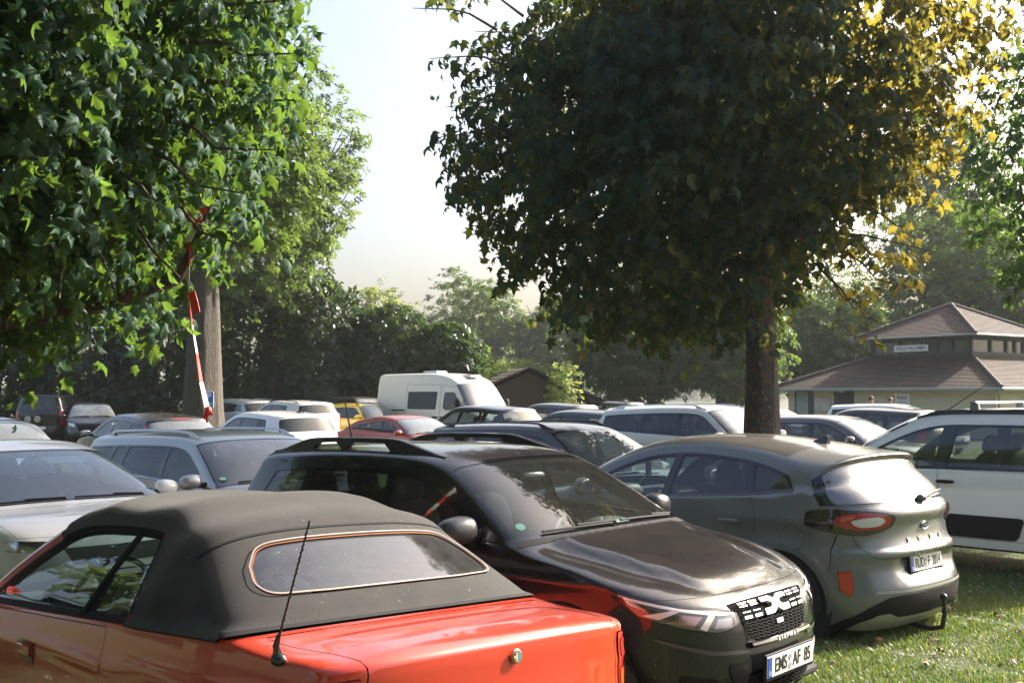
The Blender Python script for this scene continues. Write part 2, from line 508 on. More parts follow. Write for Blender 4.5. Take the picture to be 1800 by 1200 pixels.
class Car:
    def __init__(c, name, label, cat, loc, yaw, shape, paint_m, h=.06, group='cars parked on the lawn', roll=0.0, pitch=0.0):
        c.root = empty(name); tag(c.root, label, cat, group)
        c.root.location = loc; c.root.rotation_euler = (roll, pitch, yaw)
        c.S, c.h, c.paint = shape, h, paint_m
        c.sf = []; c.wf = []; c.obj = {}
    def fs(c, poly, name, mat, off=0.0, void=False, gap=0.0, merge=False, glass=False, only=0):
        if gap: c.sf.append(dict(poly=offset_poly(poly, gap), void=True, name='', mat=None, off=0, merge=True, glass=False, only=only))
        c.sf.append(dict(poly=[tuple(p) for p in poly], name=name, mat=mat, off=off, void=void, merge=merge, glass=glass, only=only))
    def fw(c, poly, name, mat, off=0.0, void=False, gap=0.0, mirror=False, glass=False, cover=None, merge=False):
        """poly in (u, v)"""
        s = c.S
        q = [(float(s.u2s(u)), v * .75) for u, v in poly]
        for sg in ((1, -1) if mirror else (1,)):
            p = [(x, y * sg) for x, y in q]
            if gap: c.wf.append(dict(poly=offset_poly(p, gap), void=True, name='', mat=None, off=0, glass=False, cover=None, tag=0, merge=True))
            c.wf.append(dict(poly=p, name=name, mat=mat, off=off, void=void, glass=glass, cover=cover, tag=sg if not merge else 0, merge=merge))
    def build_body(c, us_n=None):
        s, h = c.S, c.h
        nseg = len(s.c) - 1
        us = []
        for i in range(nseg):
            L = s.u2s(i + 1) - s.u2s(i)
            bend = 3 if L < .25 else 2
            k = max(bend, int(math.ceil(L / (h * 1.5))))
            us += [i + j / k for j in range(k)]
        us.append(float(nseg)); us = np.array(us)
        E = s.ev(us)[:, 2:]
        parts = {}
        def emit(key, V, N, T, mat):
            parts.setdefault(key, dict(mat=mat, L=[]))['L'].append((V, N, T))
        liner = []
        # --- side
        bot = densify([tuple(E[-1]), (E[-1][0] + .25, s.sill), (E[0][0] - .25, s.sill), tuple(E[0])], h, False)[1:-1]
        bd = [tuple(p) for p in E] + bot
        x0, x1 = min(p[0] for p in bd), max(p[0] for p in bd); z0, z1 = min(p[1] for p in bd), max(p[1] for p in bd)
        gx, gz = np.meshgrid(np.arange(x0, x1, h), np.arange(z0, z1, h)); G = np.c_[gx.ravel(), gz.ravel()]
        G = G[pip(G, offset_poly(bd, -h * .45))]
        fl = [densify(f['poly'], h) for f in c.sf]
        P, T, cen = cdt(bd, fl, G)
        reg = np.full(len(T), -1)
        for k, f in enumerate(c.sf): reg[pip(cen, f['poly'])] = k
        V3, N3 = s.side(P), s.side_n(P)
        # orient (outward = +y)
        fn = np.cross(V3[T[:, 1]] - V3[T[:, 0]], V3[T[:, 2]] - V3[T[:, 0]]); fl_ = fn[:, 1] < 0
        T[fl_] = T[fl_][:, ::-1]
        for sg in (1, -1):
            mV, mN = V3 * [1, sg, 1], N3 * [1, sg, 1]
            for k in [-1] + list(range(len(c.sf))):
                t = T[reg == k]
                if not len(t): continue
                if sg < 0: t = t[:, ::-1]
                f = c.sf[k] if k >= 0 else dict(name='body', mat=c.paint, off=0, void=False, merge=True, glass=False, only=0)
                if f['only'] and f['only'] != sg: f = dict(name='body', mat=c.paint, off=0, void=False, merge=True, glass=False)
                if f['void']:
                    if f.get('name') != 'arch': liner.append((mV - mN * .03, -mN, t))
                    continue
                if not f['glass']: liner.append((mV - mN * .03, -mN, t))
                key = f['name'] if f['merge'] else f['name'] + '#%d,%d' % (k, sg)
                emit(key, mV + mN * f['off'], mN, t, f['mat'])
        # --- wrap
        vs = np.sin(np.linspace(-1, 1, 2 * max(5, int(.75 / h)) + 1) * pi / 2 * .86) / sin(pi / 2 * .86)
        S_ = s.u2s(us)
        bd = [(a, -.75) for a in S_] + [(S_[-1], y * .75) for y in vs[1:-1]] + [(a, .75) for a in S_[::-1]] + [(S_[0], y * .75) for y in vs[::-1][1:-1]]
        gu, gv = np.meshgrid(S_[1:-1], vs[1:-1] * .75); G = np.c_[gu.ravel(), gv.ravel()]
        fl = [densify(f['poly'], h) for f in c.wf]
        P, T, cen = cdt(bd, fl, G)
        reg = np.full(len(T), -1)
        for k, f in enumerate(c.wf): reg[pip(cen, f['poly'])] = k
        q = np.c_[s.s2u(P[:, 0]), np.clip(P[:, 1] / .75, -1, 1)]
        V3, N3 = s.wrap(q), s.wrap_n(q)
        mid = np.array([0, 0, .55]); flip = np.sum(N3 * (V3 - mid), axis=1).mean() < 0
        if flip: N3 = -N3
        fn = np.cross(V3[T[:, 1]] - V3[T[:, 0]], V3[T[:, 2]] - V3[T[:, 0]])
        fl_ = np.sum(fn * N3[T].mean(1), axis=1) < 0; T[fl_] = T[fl_][:, ::-1]
        for k in [-1] + list(range(len(c.wf))):
            t = T[reg == k]
            if not len(t): continue
            f = c.wf[k] if k >= 0 else dict(name='body', mat=c.paint, off=0, void=False, glass=False, cover=None, merge=True, tag=0)
            if f['void']: liner.append((V3 - N3 * .03, -N3, t)); continue
            if not f['glass']: liner.append((V3 - N3 * .03, -N3, t))
            emit(f['name'] if f['merge'] else f['name'] + '#w%d,%d' % (k, f['tag']), V3 + N3 * f['off'], N3, t, f['mat'])
            if f['cover']: emit('lamp_cover#w%d,%d@%s' % (k, f['tag'], f['name'] + '#w%d,%d' % (k, f['tag'])), V3 + N3 * .003, N3, t, f['cover'])
        # --- objects
        def comp(L):
            Vs, Ns, Ts, b = [], [], [], 0
            for V, N, t in L:
                uq, inv = np.unique(t, return_inverse=True)
                Vs.append(V[uq]); Ns.append(N[uq]); Ts.append(inv.reshape(t.shape) + b); b += len(uq)
            return np.vstack(Vs), np.vstack(Ns), np.vstack(Ts)
        keys = sorted(parts, key=lambda k: '@' in k)
        for key in keys:
            d = parts[key]; V, N, t = comp(d['L'])
            par = c.root
            if '@' in key: par = c.obj.get(key.split('@')[1], c.root)
            c.obj[key] = mesh_np(key.split('#')[0].split('@')[0], V, t, d['mat'], par, N)
        V, N, t = comp(liner)
        c.obj['liner'] = mesh_np('interior_lining', V, t[:, ::-1].copy(), M_LINER, c.root, N)
        return c
    def find(c, name): return [o for k, o in c.obj.items() if k.split('#')[0] == name]
    # ------------------------------------------------------------ helpers for standard features
    def dlo(c, uA, uC, dA=.055, dR=.05, dC=.07, up=.02, rear_clip=None):
        s = c.S; u = np.linspace(uA, uC, 70); E = s.ev(u)[:, 2:]
        tg = np.gradient(E, axis=0); tg /= np.linalg.norm(tg, axis=1)[:, None] + 1e-9
        n = np.c_[-tg[:, 1], tg[:, 0]]
        if np.mean(n[:, 1]) > 0: n = -n
        f = np.linspace(0, 1, len(u)); d = np.where(f < .25, dA + (dR - dA) * f / .25, np.where(f > .75, dR + (dC - dR) * (f - .75) / .25, dR))
        Q = E + n * d[:, None]
        Q = Q[Q[:, 1] > s.belt(Q[:, 0]) + up + .03]
        keep = [Q[0]]
        for p in Q[1:]:
            if p[0] < keep[-1][0] - .004: keep.append(p)
        Q = np.array(keep)
        xs = np.linspace(Q[-1, 0] - .03, Q[0, 0] + .05, 14)
        poly = [tuple(p) for p in Q] + [(x, float(s.belt(x)) + up) for x in xs]
        if rear_clip: poly = clip_half(poly, *rear_clip)
        return poly
    def windows(c, poly, cuts, glass_m, inset=.02, trim=True, trim_m=None, pillar=.035, r=.03):
        """cuts: list of (xbottom, xtop) pillar centre lines from front to rear"""
        s = c.S
        if trim: c.fs(round_poly(poly, .02, 2), 'window_trim', trim_m or M_GLOSSB, .0015, merge=True)
        base = offset_poly(poly, -inset); base = [tuple(p) for p in base]
        edges = [None] + list(cuts) + [None]
        for i in range(len(edges) - 1):
            p = base
            if edges[i] is not None:
                xb, xt = edges[i]; p = clip_half(p, (xb - pillar, .9), (xt - pillar, 1.4))
            if edges[i + 1] is not None:
                xb, xt = edges[i + 1]; p = clip_half(p, (xt + pillar, 1.4), (xb + pillar, .9))
            if len(p) >= 3 and abs(area2(p)) > .006:
                c.fs(round_poly(p, r, 3), 'side_window', glass_m, -.003, glass=True)
    def wheels(c, xs, r=.315, yw=.76, w=.2, rim=.21, z=None, spokes=5, dark=False):
        n = 28
        for xa in xs:
            for sg in (1, -1):
                t = MB().lathe([(rim, -.09), (r - .03, -.10), (r - .008, -.085), (r, -.06), (r, .06), (r - .008, .085), (r - .03, .10), (rim, .09)], n)
                for k in range(n):   # tread blocks
                    a = 2 * pi * k / n
                    t.box((r * cos(a), 0, r * sin(a)), (.012, .15, .02), Matrix.Rotation(-a, 3, 'Y'))
                hub = empty('wheel', (xa, sg * yw, z if z is not None else r)); hub.parent = c.root
                t.build('tyre', M_RUBBER, hub, True)
                b = MB().lathe([(rim, -.085), (rim + .004, .085), (rim - .02, .088), (rim - .035, .03), (rim - .03, -.08)], n)
                b.lathe([(.0, .05), (.055, .055), (.06, .03), (.06, .0), (.0, .0)], 16)
                for k in range(spokes):
                    a = 2 * pi * k / spokes
                    Mx = Matrix.Rotation(-a, 3, 'Y')
                    b.box(Mx @ Vector((.115, .045, 0)), (.16, .03, .05), Mx, .01)
                b.xf(Matrix.Scale(sg, 4, (0, 1, 0))) if sg < 0 else None
                b.build('rim', M_GLOSSB if dark else M_ALLOY, hub, True)
                # dark wheel housing
        for xa in xs:
            for sg in (1, -1):
                wl = MB().lathe([(.001, sg * (yw - .22)), (r + .08, sg * (yw - .22)), (r + .08, sg * (yw + .06))], 28, c=(xa, 0, z if z is not None else r))
                wl.build('wheel_housing', M_LINER, c.root, True, fix=False)
    def under(c, x0, x1, w=1.5, z=.22):
        MB().box(((x0 + x1) / 2, 0, z), (x1 - x0, w, .06), bev=.02).build('underbody', M_LINER, c.root)
    def interior(c, xs=-.12, xr=-.98, zs=.36, ys=.36, top=None, lhd=1, hr=.0, mseat=None, rear=True, dash=(.98, .62, .93), wheel=True, wy=.36, wx=.42, wz=.86, wide=1.36):
        ms = mseat or M_SEAT
        def seat(x, y, w, name, n=1, rake=.28, zt=0.0):
            b = MB(); b.ell((x + .12, y, zs + .10), (.28, w / 2, .10), 20, 10, 4.5)
            R = Matrix.Rotation(-rake, 3, 'Y')
            b.ell((x - .24, y, zs + .40), (.085, w / 2, .34), 20, 12, 3.6, rot=R)
            o = b.build(name, ms, c.root, True)
            for i in range(n):
                yy = y if n == 1 else y - w * .33 + i * w * .66 / (n - 1)
                hb = MB().ell((x - .34, yy, zs + .82 + zt), (.055, .135, .10), 18, 10, 3.2, rot=R)
                for q in (-.05, .05): hb.tube([(x - .315, yy + q, zs + .66), (x - .335, yy + q, zs + .80)], .007, 6)
                hb.build('headrest', ms, o, True)
        seat(xs, ys, .50, 'seat'); seat(xs, -ys, .50, 'seat')
        if rear: seat(xr, 0, 1.22, 'rear_seat', 3, .32, -.04)
        x1, x0, zd = dash
        b = MB().prism([(x1 + .05, .45), (x1 + .05, zd - .02), (x1 - .05, zd + .005), (x0 + .09, zd + .0), (x0 + .01, zd - .05), (x0 + .04, zd - .25), (x0 + .1, .45)], 'Y', -wide / 2, wide / 2)
        b.ell((x0 + .08, wy, zd + .01), (.10, .20, .07), 16, 8, 3)
        d = b.build('dashboard', M_DASH, c.root, True)
        MB().box((x0 + .04, 0, zd - .05), (.03, .22, .14), Matrix.Rotation(.15, 3, 'Y'), .01).build('screen', M_GLOSSB, d)
        if wheel:
            R = Matrix.Rotation(radians(-26), 4, 'Y'); n = 26
            m = MB(); m.tube([(0, .185 * cos(2 * pi * k / n), .185 * sin(2 * pi * k / n)) for k in range(n + 1)], .014, 8, False)
            m.ell((.01, 0, 0), (.035, .07, .06), 12, 8, 3)
            for a in (0, pi, -pi / 2): m.box((.01, .10 * cos(a), .10 * sin(a)), (.015, .13 if abs(cos(a)) > .5 else .035, .13 if abs(sin(a)) > .5 else .035), bev=.004)
            m.tube([(0, 0, 0), (.25, 0, .0)], .03, 8)
            m.xf(Matrix.Translation((wx, wy, wz)) @ R)
            m.build('steering_wheel', M_GLOSSB if False else M_DASH, c.root, True)
        MB().box((-.1, 0, .30), (2.6, wide, .03)).build('cabin_floor', M_LINER, c.root)
    def mirrors(c, X, Z, size=(.085, .125, .085), mat=None, low=None, out=.10, stalk=True):
        for sg in (1, -1):
            p, n = c.S.at_side(X, Z - .04, 0, sg)
            ctr = Vector((X - .02, p.y + sg * (out + size[1] * .45), Z))
            m = MB().ell(ctr, size, 20, 12, 2.6, rot=Matrix.Rotation(sg * .12, 3, 'Z') @ Matrix.Rotation(sg * -.12, 3, 'X'), flat=(0, -size[0] * .45))
            o = m.build('mirror', mat or c.paint, c.root, True)
            g = MB().ell(ctr + Vector((-size[0] * .5, 0, 0)), (.012, size[1] * .86, size[2] * .80), 16, 8, 3.5)
            g.build('mirror_glass', M_MIRRG, o, True)
            if low is not None:
                MB().ell(ctr + Vector((.004, 0, -size[2] * .55)), (size[0] * .98, size[1] * .98, size[2] * .5), 18, 8, 2.6, flat=(0, -size[0] * .42)).build('mirror_base', low, o, True)
            if stalk:
                MB().tube([p + Vector((0, -sg * .02, .0)), ctr + Vector((0, -sg * size[1] * .5, -size[2] * .6))], [.03, .022], 8).build('mirror_arm', M_BLACK, o, True)
    def handle(c, X, Z, mat=None, L=.2, tall=.035, parent=None):
        for sg in (1, -1):
            p, n = c.S.at_side(X, Z, .018, sg)
            b = MB(); b.ell(p, (L / 2, .022, tall / 2), 18, 8, 3.5, rot=Matrix.Rotation(0, 3, 'Z'))
            par = c.root
            for o in c.find('door'):
                if (o.bound_box[0][1] + o.bound_box[6][1]) * sg > 0 and o.bound_box[0][0] - .02 < X < o.bound_box[6][0] + .02: par = o
            b.build('door_handle', mat or c.paint, par, True)
            p2, n2 = c.S.at_side(X + .01, Z, -.004, sg)
    def plate(c, u, v, text=None, off=.012, tilt=None, mat=M_PLATE, w=.52, h=.11, Mx=None, seal=None, back_frame=True, name='number_plate'):
        if Mx is None:
            p, n = c.S.at_wrap(u, v, off)
            if tilt is not None: n = Vector((math.copysign(cos(tilt), n.x), 0, sin(tilt)))
            Mx = frame_on(p, n)
        fr = MB().box((0, -.004, -.004), (w + .02, h + .03, .014), bev=.004).xf(Mx).build('plate_holder', M_BLACK, c.root)
        b = MB().box((0, 0, .006), (w, h, .006), bev=.002).xf(Mx)
        o = b.build(name, mat, fr)
        MB().box((-w / 2 + .024, 0, .0105), (.04, h - .006, .003)).xf(Mx).build('country_strip', M_PLATEB, o)
        if text:
            parts = text
            for s_, x, sx in parts:
                text_obj('plate_lettering', s_, .105, M_INK, o, Mx @ Matrix.Translation((x, -.001, .0105)), .0006, sx, 1.0, .0012)
            text_obj('country_letter', 'D', .03, M_PLATE, o, Mx @ Matrix.Translation((-w / 2 + .024, -.03, .0125)), .0006)
            if seal is not None:
                b = MB()
                for zz in (.018, -.026): b.lathe([(.0, .0), (.017, .0), (.017, .001), (.0, .001)], 16, 'Z', (seal, zz, .0105))
                b.xf(Mx).build('plate_seal', simple('seal', (.32, .33, .36), .5), o)
    def rails(c, xr, xf_, y, mat, top=.05, thick=.028, w=.032, solid=False, foot_r=.12, foot_f=.12, mid=None):
        """roof rails: a bar standing off the roof on end feet; follows the roof line"""
        s = c.S
        xs = np.linspace(xr, xf_, 26)
        for sg in (1, -1):
            zt = []
            for x in xs:
                u = s.u_at(x, None, c.u_roof[0], c.u_roof[1])
                # roof height at lateral y
                q = np.c_[np.full(40, u), np.linspace(0, 1, 40)]; P = s.wrap(q); k = np.argmin(np.abs(P[:, 1] - y)); zt.append(P[k, 2])
            zt = np.array(zt); f = (xs - xr) / (xf_ - xr)
            lift = top * np.minimum(1, np.minimum(sstep(0, foot_r, f) , sstep(0, foot_f, 1 - f)) ) 
            V = []; F = []
            low = np.where((f < foot_r) | (f > 1 - foot_f) | (solid), zt - .02, zt + lift - thick)
            if mid: low = np.where((f > mid[0]) & (f < mid[1]), zt - .02, low)
            for i in range(len(xs)):
                a, b_ = zt[i] + max(lift[i], .004), low[i]
                for yy, zz in ((y - w / 2, b_), (y + w / 2, b_), (y + w / 2 - .004, a - .006), (y + w / 2 - .012, a), (y - w / 2 + .012, a), (y - w / 2 + .004, a - .006)):
                    V.append((xs[i], sg * yy, zz))
            for i in range(len(xs) - 1):
                for k in range(6): F.append([i * 6 + k, i * 6 + (k + 1) % 6, (i + 1) * 6 + (k + 1) % 6, (i + 1) * 6 + k])
            F.append(list(range(6))); F.append([(len(xs) - 1) * 6 + k for k in range(6)])
            m = MB(); m.add(V, F); m.build('roof_rail', mat, c.root, True)
    def wipers(c, u, y=(.05, .55), L=.62, mat=None):
        for y0 in y:
            pts = []
            for k in range(6):
                vv = y0 + (-L * k / 5) * .75 if False else y0 - L * k / 5 * .9
                p, n = c.S.at_wrap(u + .10 + .05 * k / 5, float(np.clip(vv, -.9, .9)), .014); pts.append(p)
            m = MB().tube(pts, .008, 6); m.tube([c.S.at_wrap(u - .05, float(np.clip(y0, -.9, .9)), .02)[0], pts[0] + Vector((0, 0, .012)), (pts[2] + pts[3]) / 2 + Vector((0, 0, .014))], .007, 6)
            m.build('wiper', mat or M_BLACK, c.root, True)
    def whip(c, p, L=.35, lean=(-.6, 0, .8), r=.004, base=True):
        d = Vector(lean).normalized(); p = Vector(p)
        m = MB().tube([p, p + d * L], [r * 1.6, r * .7], 6)
        if base: m.ell(p, (.03, .018, .018), 10, 6)
        return m.build('antenna', M_BLACK, c.root, True)
    def fin(c, X, L=.17, hgt=.065, y=0, mat=None):
        u = c.S.u_at(X, None, *c.u_roof); p, n = c.S.at_wrap(u, 0, -.01)
        prof = [(L / 2, 0), (L * .1, hgt * .55), (-L * .38, hgt), (-L * .5, hgt * .95), (-L * .5, 0)]
        m = MB(); nV = len(prof)
        V = [(p.x + a, sg * (.032 if b < .01 else .008), p.z + b + .0) for sg in (1, -1) for a, b in prof]
        F = [list(range(nV)), [nV + i for i in range(nV)][::-1]] + [[i, (i + 1) % nV, nV + (i + 1) % nV, nV + i] for i in range(nV)]
        m.add(V, F); return m.build('antenna', mat or M_GLOSSB, c.root)
# ------------------------------------------------------------------ the four cars in front
G_CLEAR = glass('glass_clear', (.62, .70, .68), dust=.035)
G_WIND = glass('glass_windscreen', (.70, .82, .79), dust=.018, dcol=(.62, .62, .58))
G_PRIV = glass('glass_privacy', (.24, .27, .27), dust=.025)
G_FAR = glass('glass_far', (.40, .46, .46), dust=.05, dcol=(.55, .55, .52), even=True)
G_FARW = glass('glass_far_windscreen', (.5, .57, .58), dust=.17, dcol=(.60, .65, .68), refl=1.4, even=True)  # bluish film: dust, with sky reflection mixed into its colour

def smooth_poly(pts, n=6):
    """closed Catmull-Rom through the points"""
    P = np.array(pts, float); out = []; m = len(P)
    for i in range(m):
        a, b, c_, d = P[i - 1], P[i], P[(i + 1) % m], P[(i + 2) % m]
        for k in range(n):
            t = k / n; out.append(tuple(.5 * (2 * b + (c_ - a) * t + (2 * a - 5 * b + 4 * c_ - d) * t * t + (3 * b - a - 3 * c_ + d) * t ** 3)))
    return out
def fv(v):
    return 3 * v * (1 - v) ** 2 * .55 + 3 * v * v * (1 - v) * .95 + v ** 3
_t = np.linspace(0, 1, 400); _f = np.array([fv(t) for t in _t])
def kv(poly):
    """(u, fraction of the half width) -> (u, v)"""
    return [(u, float(math.copysign(np.interp(abs(k), _f, _t), k))) for u, k in poly]
def mirror_poly(p): return [(u, -v) for u, v in p][::-1]
def slab(u0, u1, v0, v1, n=8):
    """closed (u,v) rectangle with densified long edges"""
    vs = np.linspace(v0, v1, n); return [(u0, v) for v in vs] + [(u1, v) for v in vs[::-1]]

M_GRILL = simple('grille_black', (.006, .006, .0065), .9, spec=.04)
# ============ black crossover (front three-quarter)
def black_crossover():
    P = paint('paint_black', (.005, .006, .009), .0, .25, dust=.17, dcol=(.20, .155, .11), coat=.9)
    ctrl = [(1.97, .15, 1.62, .20), (2.08, .26, 1.68, .28), (2.13, .42, 1.70, .44), (2.11, .58, 1.71, .60), (2.075, .715, 1.70, .72), (2.01, .785, 1.67, .80), (1.86, .850, 1.58, .865),
            (1.50, .945, 1.36, .925), (1.10, 1.03, .96, .985), (1.03, 1.065, .86, 1.02), (.67, 1.28, .53, 1.21), (.30, 1.455, .20, 1.375), (.05, 1.505, -.02, 1.425), (-.55, 1.525, -.55, 1.44),
            (-1.25, 1.50, -1.25, 1.415), (-1.72, 1.455, -1.60, 1.36), (-1.74, 1.415, -1.61, 1.32), (-1.91, 1.06, -1.72, 1.05), (-1.97, .93, -1.66, .93), (-1.95, .72, -1.62, .72), (-1.99, .58, -1.6, .58), (-1.98, .40, -1.6, .4), (-1.88, .22, -1.55, .24)]
    W = [(-2.0, .76), (-1.6, .86), (-1.1, .905), (0, .905), (1.0, .905), (1.5, .885), (1.75, .86), (2.1, .74)]
    belt = [(-1.9, 1.12), (-1.1, 1.09), (0, 1.04), (1.0, .985)]
    def wd(Pp, u, v):
        # raised bonnet centre with two ridges that run together towards the nose
        d = np.zeros_like(Pp); y = np.abs(Pp[:, 1]); X = Pp[:, 0]
        on = sstep(5.4, 6.2, u) * (1 - sstep(8.0, 8.5, u))
        yr = np.interp(X, [1.05, 1.5, 2.0], [.60, .52, .36])
        d[:, 2] = on * (.026 * (1 - sstep(yr - .05, yr + .07, y)) - .020 * np.exp(-((y - yr - .11) / .075) ** 2) * (1 - sstep(1.55, 1.95, X)) * sstep(1.0, 1.2, X))
        return d
    def sd(X, Z):
        return .016 * np.exp(-((Z - .86) / .035) ** 2) * sstep(1.9, 1.2, X) - .016 * np.exp(-((Z - .58) / .13) ** 2) * sstep(1.05, .8, X) * sstep(-1.0, -.8, X)
    S = Shape(ctrl, W, belt, k1=.33, k2=.28, arches=[(1.302, .33, .37), (-1.302, .33, .37)], flare=.02, sdisp=sd, wdisp=wd, sill=.26, zw=.86, tuck=.075)
    c = Car('parked_car', 'black crossover with white ladder grille lights and bonnet ridges, nose towards the grass', 'car', (-.13, 7.30, 0), radians(-41.5), S, P, h=.036)
    c.u_roof = (11.5, 15)
    # side
    for xa in (1.302, -1.302):
        c.fs(circle((xa, .33), .44, 40), 'arch_cladding', M_BLACK, .012)
    c.fs([(1.0, .1), (1.0, .42), (-.98, .42), (-.98, .1)], 'sill_cladding', M_BLACK, .012, merge=True)
    c.fs([(.93, .45), (.95, .99), (.86, 1.02), (-.05, 1.045), (-.08, .45)], 'door', P, gap=.004)
    c.fs([(-.10, .45), (-.07, 1.045), (-1.08, 1.085), (-1.04, .86), (-.88, .60), (-.86, .45)], 'door', P, gap=.004)
    poly = c.dlo(9.4, 16.7, .05, .06, .10, rear_clip=((-1.36, 1.4), (-1.52, 1.1)))
    c.windows(poly, [(-.12, -.20), (-1.02, -.98)], G_PRIV, pillar=.035)
    # front door glass is clear
    for f in c.sf:
        if f['name'] == 'side_window' and max(p[0] for p in f['poly']) > .2: f['mat'] = G_CLEAR
    for xa in (1.302, -1.302): c.fs(circle((xa, .33), .36, 40), 'arch', None, void=True)
    # wrap
    c.fw(slab(5.35, 8.35, -.83, .83, 14), 'bonnet', P, gap=.004)
    c.fw(round_poly([(8.9, -.90), (11.0, -.86), (11.0, .86), (8.9, .90)], .12, 5), 'windscreen_surround', M_GLOSSB, .001, merge=True)
    c.fw(round_poly([(9.08, -.86), (10.9, -.82), (10.9, .82), (9.08, .86)], .12, 5), 'windscreen', G_WIND, -.002, glass=True)
    c.fw(slab(8.3, 8.93, -.86, .86, 12), 'cowl', M_BLACK, .002, merge=True)
    c.fw(round_poly([(16.15, -.74), (16.95, -.84), (16.95, .84), (16.15, .74)], .1, 4), 'rear_window', G_PRIV, .0, glass=True)
    # grille with light bars (positions as fractions of the half width)
    def K(p, *a, **k): c.fw(kv(p), *a, **k)
    K(round_poly([(3.30, -.40), (4.70, -.48), (4.80, -.3), (4.84, 0), (4.80, .3), (4.70, .48), (3.30, .40), (2.95, .34), (2.95, 0), (2.95, -.34)], .06, 3), 'grille', M_GRILL, -.006)
    WH = simple('grille_light_bar', (.60, .72, .70), .25, coat=.5)
    for sg in (1, -1):
        for v0, v1 in ((.195, .275), (.305, .385)):
            for k, (ua, ub) in enumerate(((3.76, 3.88), (4.00, 4.06), (4.32, 4.40), (4.50, 4.58))):
                K([(ua, sg * v0), (ua, sg * v1), (ub, sg * v1), (ub, sg * v0)], 'grille_bar', WH, .012)
    for sg in (1, -1):
        K([(3.74, sg * .155), (3.74, sg * .055), (3.90, sg * .006), (4.40, sg * .006), (4.58, sg * .055), (4.58, sg * .155), (4.34, sg * .155), (4.34, sg * .075), (4.22, sg * .05), (4.10, sg * .05), (3.98, sg * .075), (3.98, sg * .155)], 'emblem', WH, .018)
    hl = [(3.62, .43), (3.42, .62), (3.72, .86), (4.25, .985), (4.95, .995), (5.75, .99), (5.25, .90), (4.82, .72), (4.56, .55), (4.15, .43)]
    hl = round_poly(hl, .12, 5)
    K(hl, 'headlight', M_LAMPD, -.012, gap=.004, mirror=True, cover=M_COVER)
    YL = simple('light_strip', (.74, .66, .64), .2, coat=.5)  # pinkish colour paints the red car's reflection into the strips
    K([(4.08, .44), (4.20, .44), (4.52, .64), (4.80, .80), (5.50, .985), (5.25, .99), (4.62, .82), (4.36, .70), (4.14, .58)], 'light_strip', YL, -.004, mirror=True)
    K([(4.60, .815), (4.76, .825), (4.30, .975), (4.10, .93)], 'light_strip', YL, -.005, mirror=True)
    K([(4.20, .60), (4.33, .64), (3.66, .75), (3.54, .71)], 'light_strip', YL, -.005, mirror=True)
    K(round_poly([(3.76, .77), (3.92, .91), (4.40, .80), (4.20, .69)], .02, 3), 'reflector', simple('bronze_reflector', (.5, .30, .25), .2, metal=.9), -.009, mirror=True)
    K(round_poly([(3.56, .49), (3.60, .65), (3.98, .59), (3.96, .47)], .02, 3), 'reflector', simple('dim_reflector', (.30, .30, .32), .2, metal=.9), -.009, mirror=True)
    K(round_poly([(1.0, -.42), (2.0, -.46), (2.0, .46), (1.0, .42)], .06, 3), 'lower_grille', M_GRILL, -.012)
    SK = simple('skid_plate', (.42, .42, .42), .4, metal=.6)
    K(round_poly([(.0, -.62), (.75, -.60), (.95, -.45), (.95, .45), (.75, .60), (.0, .62), (.0, 0)], .03, 2), 'skid_plate', SK, .006)
    c.fw(kv([(2.05, .44), (2.32, .46), (2.36, .60), (2.22, .62), (1.3, .54), (1.2, .48)]), 'bumper_bracket', SK, .008)
    c.fw(kv([(2.05, -.44), (2.32, -.46), (2.36, -.60), (2.22, -.62), (1.3, -.54), (1.2, -.48)]), 'bumper_bracket', M_BLACK, .008)
    K(round_poly([(1.1, .70), (1.95, .70), (2.1, .90), (1.2, .93)], .05, 3), 'fog_pocket', M_BLACK, -.006, mirror=True)
    K([(2.62, .40), (2.72, .74), (3.2, .96), (3.3, .96), (2.84, .70), (2.74, .40)], 'bumper_crease', simple('black_edge', (.05, .05, .055), .25, coat=.6), .007, mirror=True)
    c.fw([(.0, -1.0), (.0, 1.0), (.5, .98), (.72, .66), (.72, -.66), (.5, -.98)], 'bumper_cladding', M_BLACK, .004)
    c.fw(round_poly([(17.1, .60), (18.6, .72), (18.6, .98), (17.2, .98)], .04, 3), 'tail_light', M_REDL, .004, gap=.003, mirror=True)
    c.build_body()
    # mesh pattern bars in the grilles
    for (u0, u1, vv, nm) in ((2.98, 3.66, .27, 'grille_mesh'), (1.08, 1.94, .32, 'grille_mesh')):
        m = MB()
        for k in range(6):
            uu = u0 + (u1 - u0) * (k + .5) / 6
            n = 26
            pts = [S.at_wrap(uu + (.035 if j % 2 else -.035), -vv + 2 * vv * j / n, .004)[0] for j in range(n + 1)]
            m.tube(pts, .0035, 5)
        m.build(nm, simple('mesh_black', (.014, .014, .015), .8, spec=.1), c.root)
    c.plate(2.14, 0.0, [('EMS', -.115, .74), ('AF', .062, .74), ('85', .185, .74)], off=.03, tilt=radians(-2), seal=-.012)
    p, n = S.at_wrap(2.92, -.0, .012)
    bar = MB()
    n_ = 14
    bar.tube([S.at_wrap(2.86, -.26 + .52 * k / n_, .012)[0] for k in range(n_ + 1)], .017, 8)
    bo = bar.build('name_bar', M_GLOSSB, c.root, True)
    p, n = S.at_wrap(2.86, .02, .030)
    text_obj('name_lettering', 'STEPWAY', .034, simple('letter_silver', (.7, .7, .7), .3), bo, frame_on(p, n), .001, 1.15, 1.5, .0006)
    pz, nz = S.at_wrap(3.42, -.0, .008)
    MB().box((0, 0, 0), (.07, .025, .006), bev=.002).xf(frame_on(pz, nz)).build('badge', simple('pale_badge', (.55, .62, .66), .3), c.root)
    c.wheels((1.302, -1.302), r=.335, yw=.79, rim=.215, dark=True)
    c.under(-1.85, 1.95, 1.55)
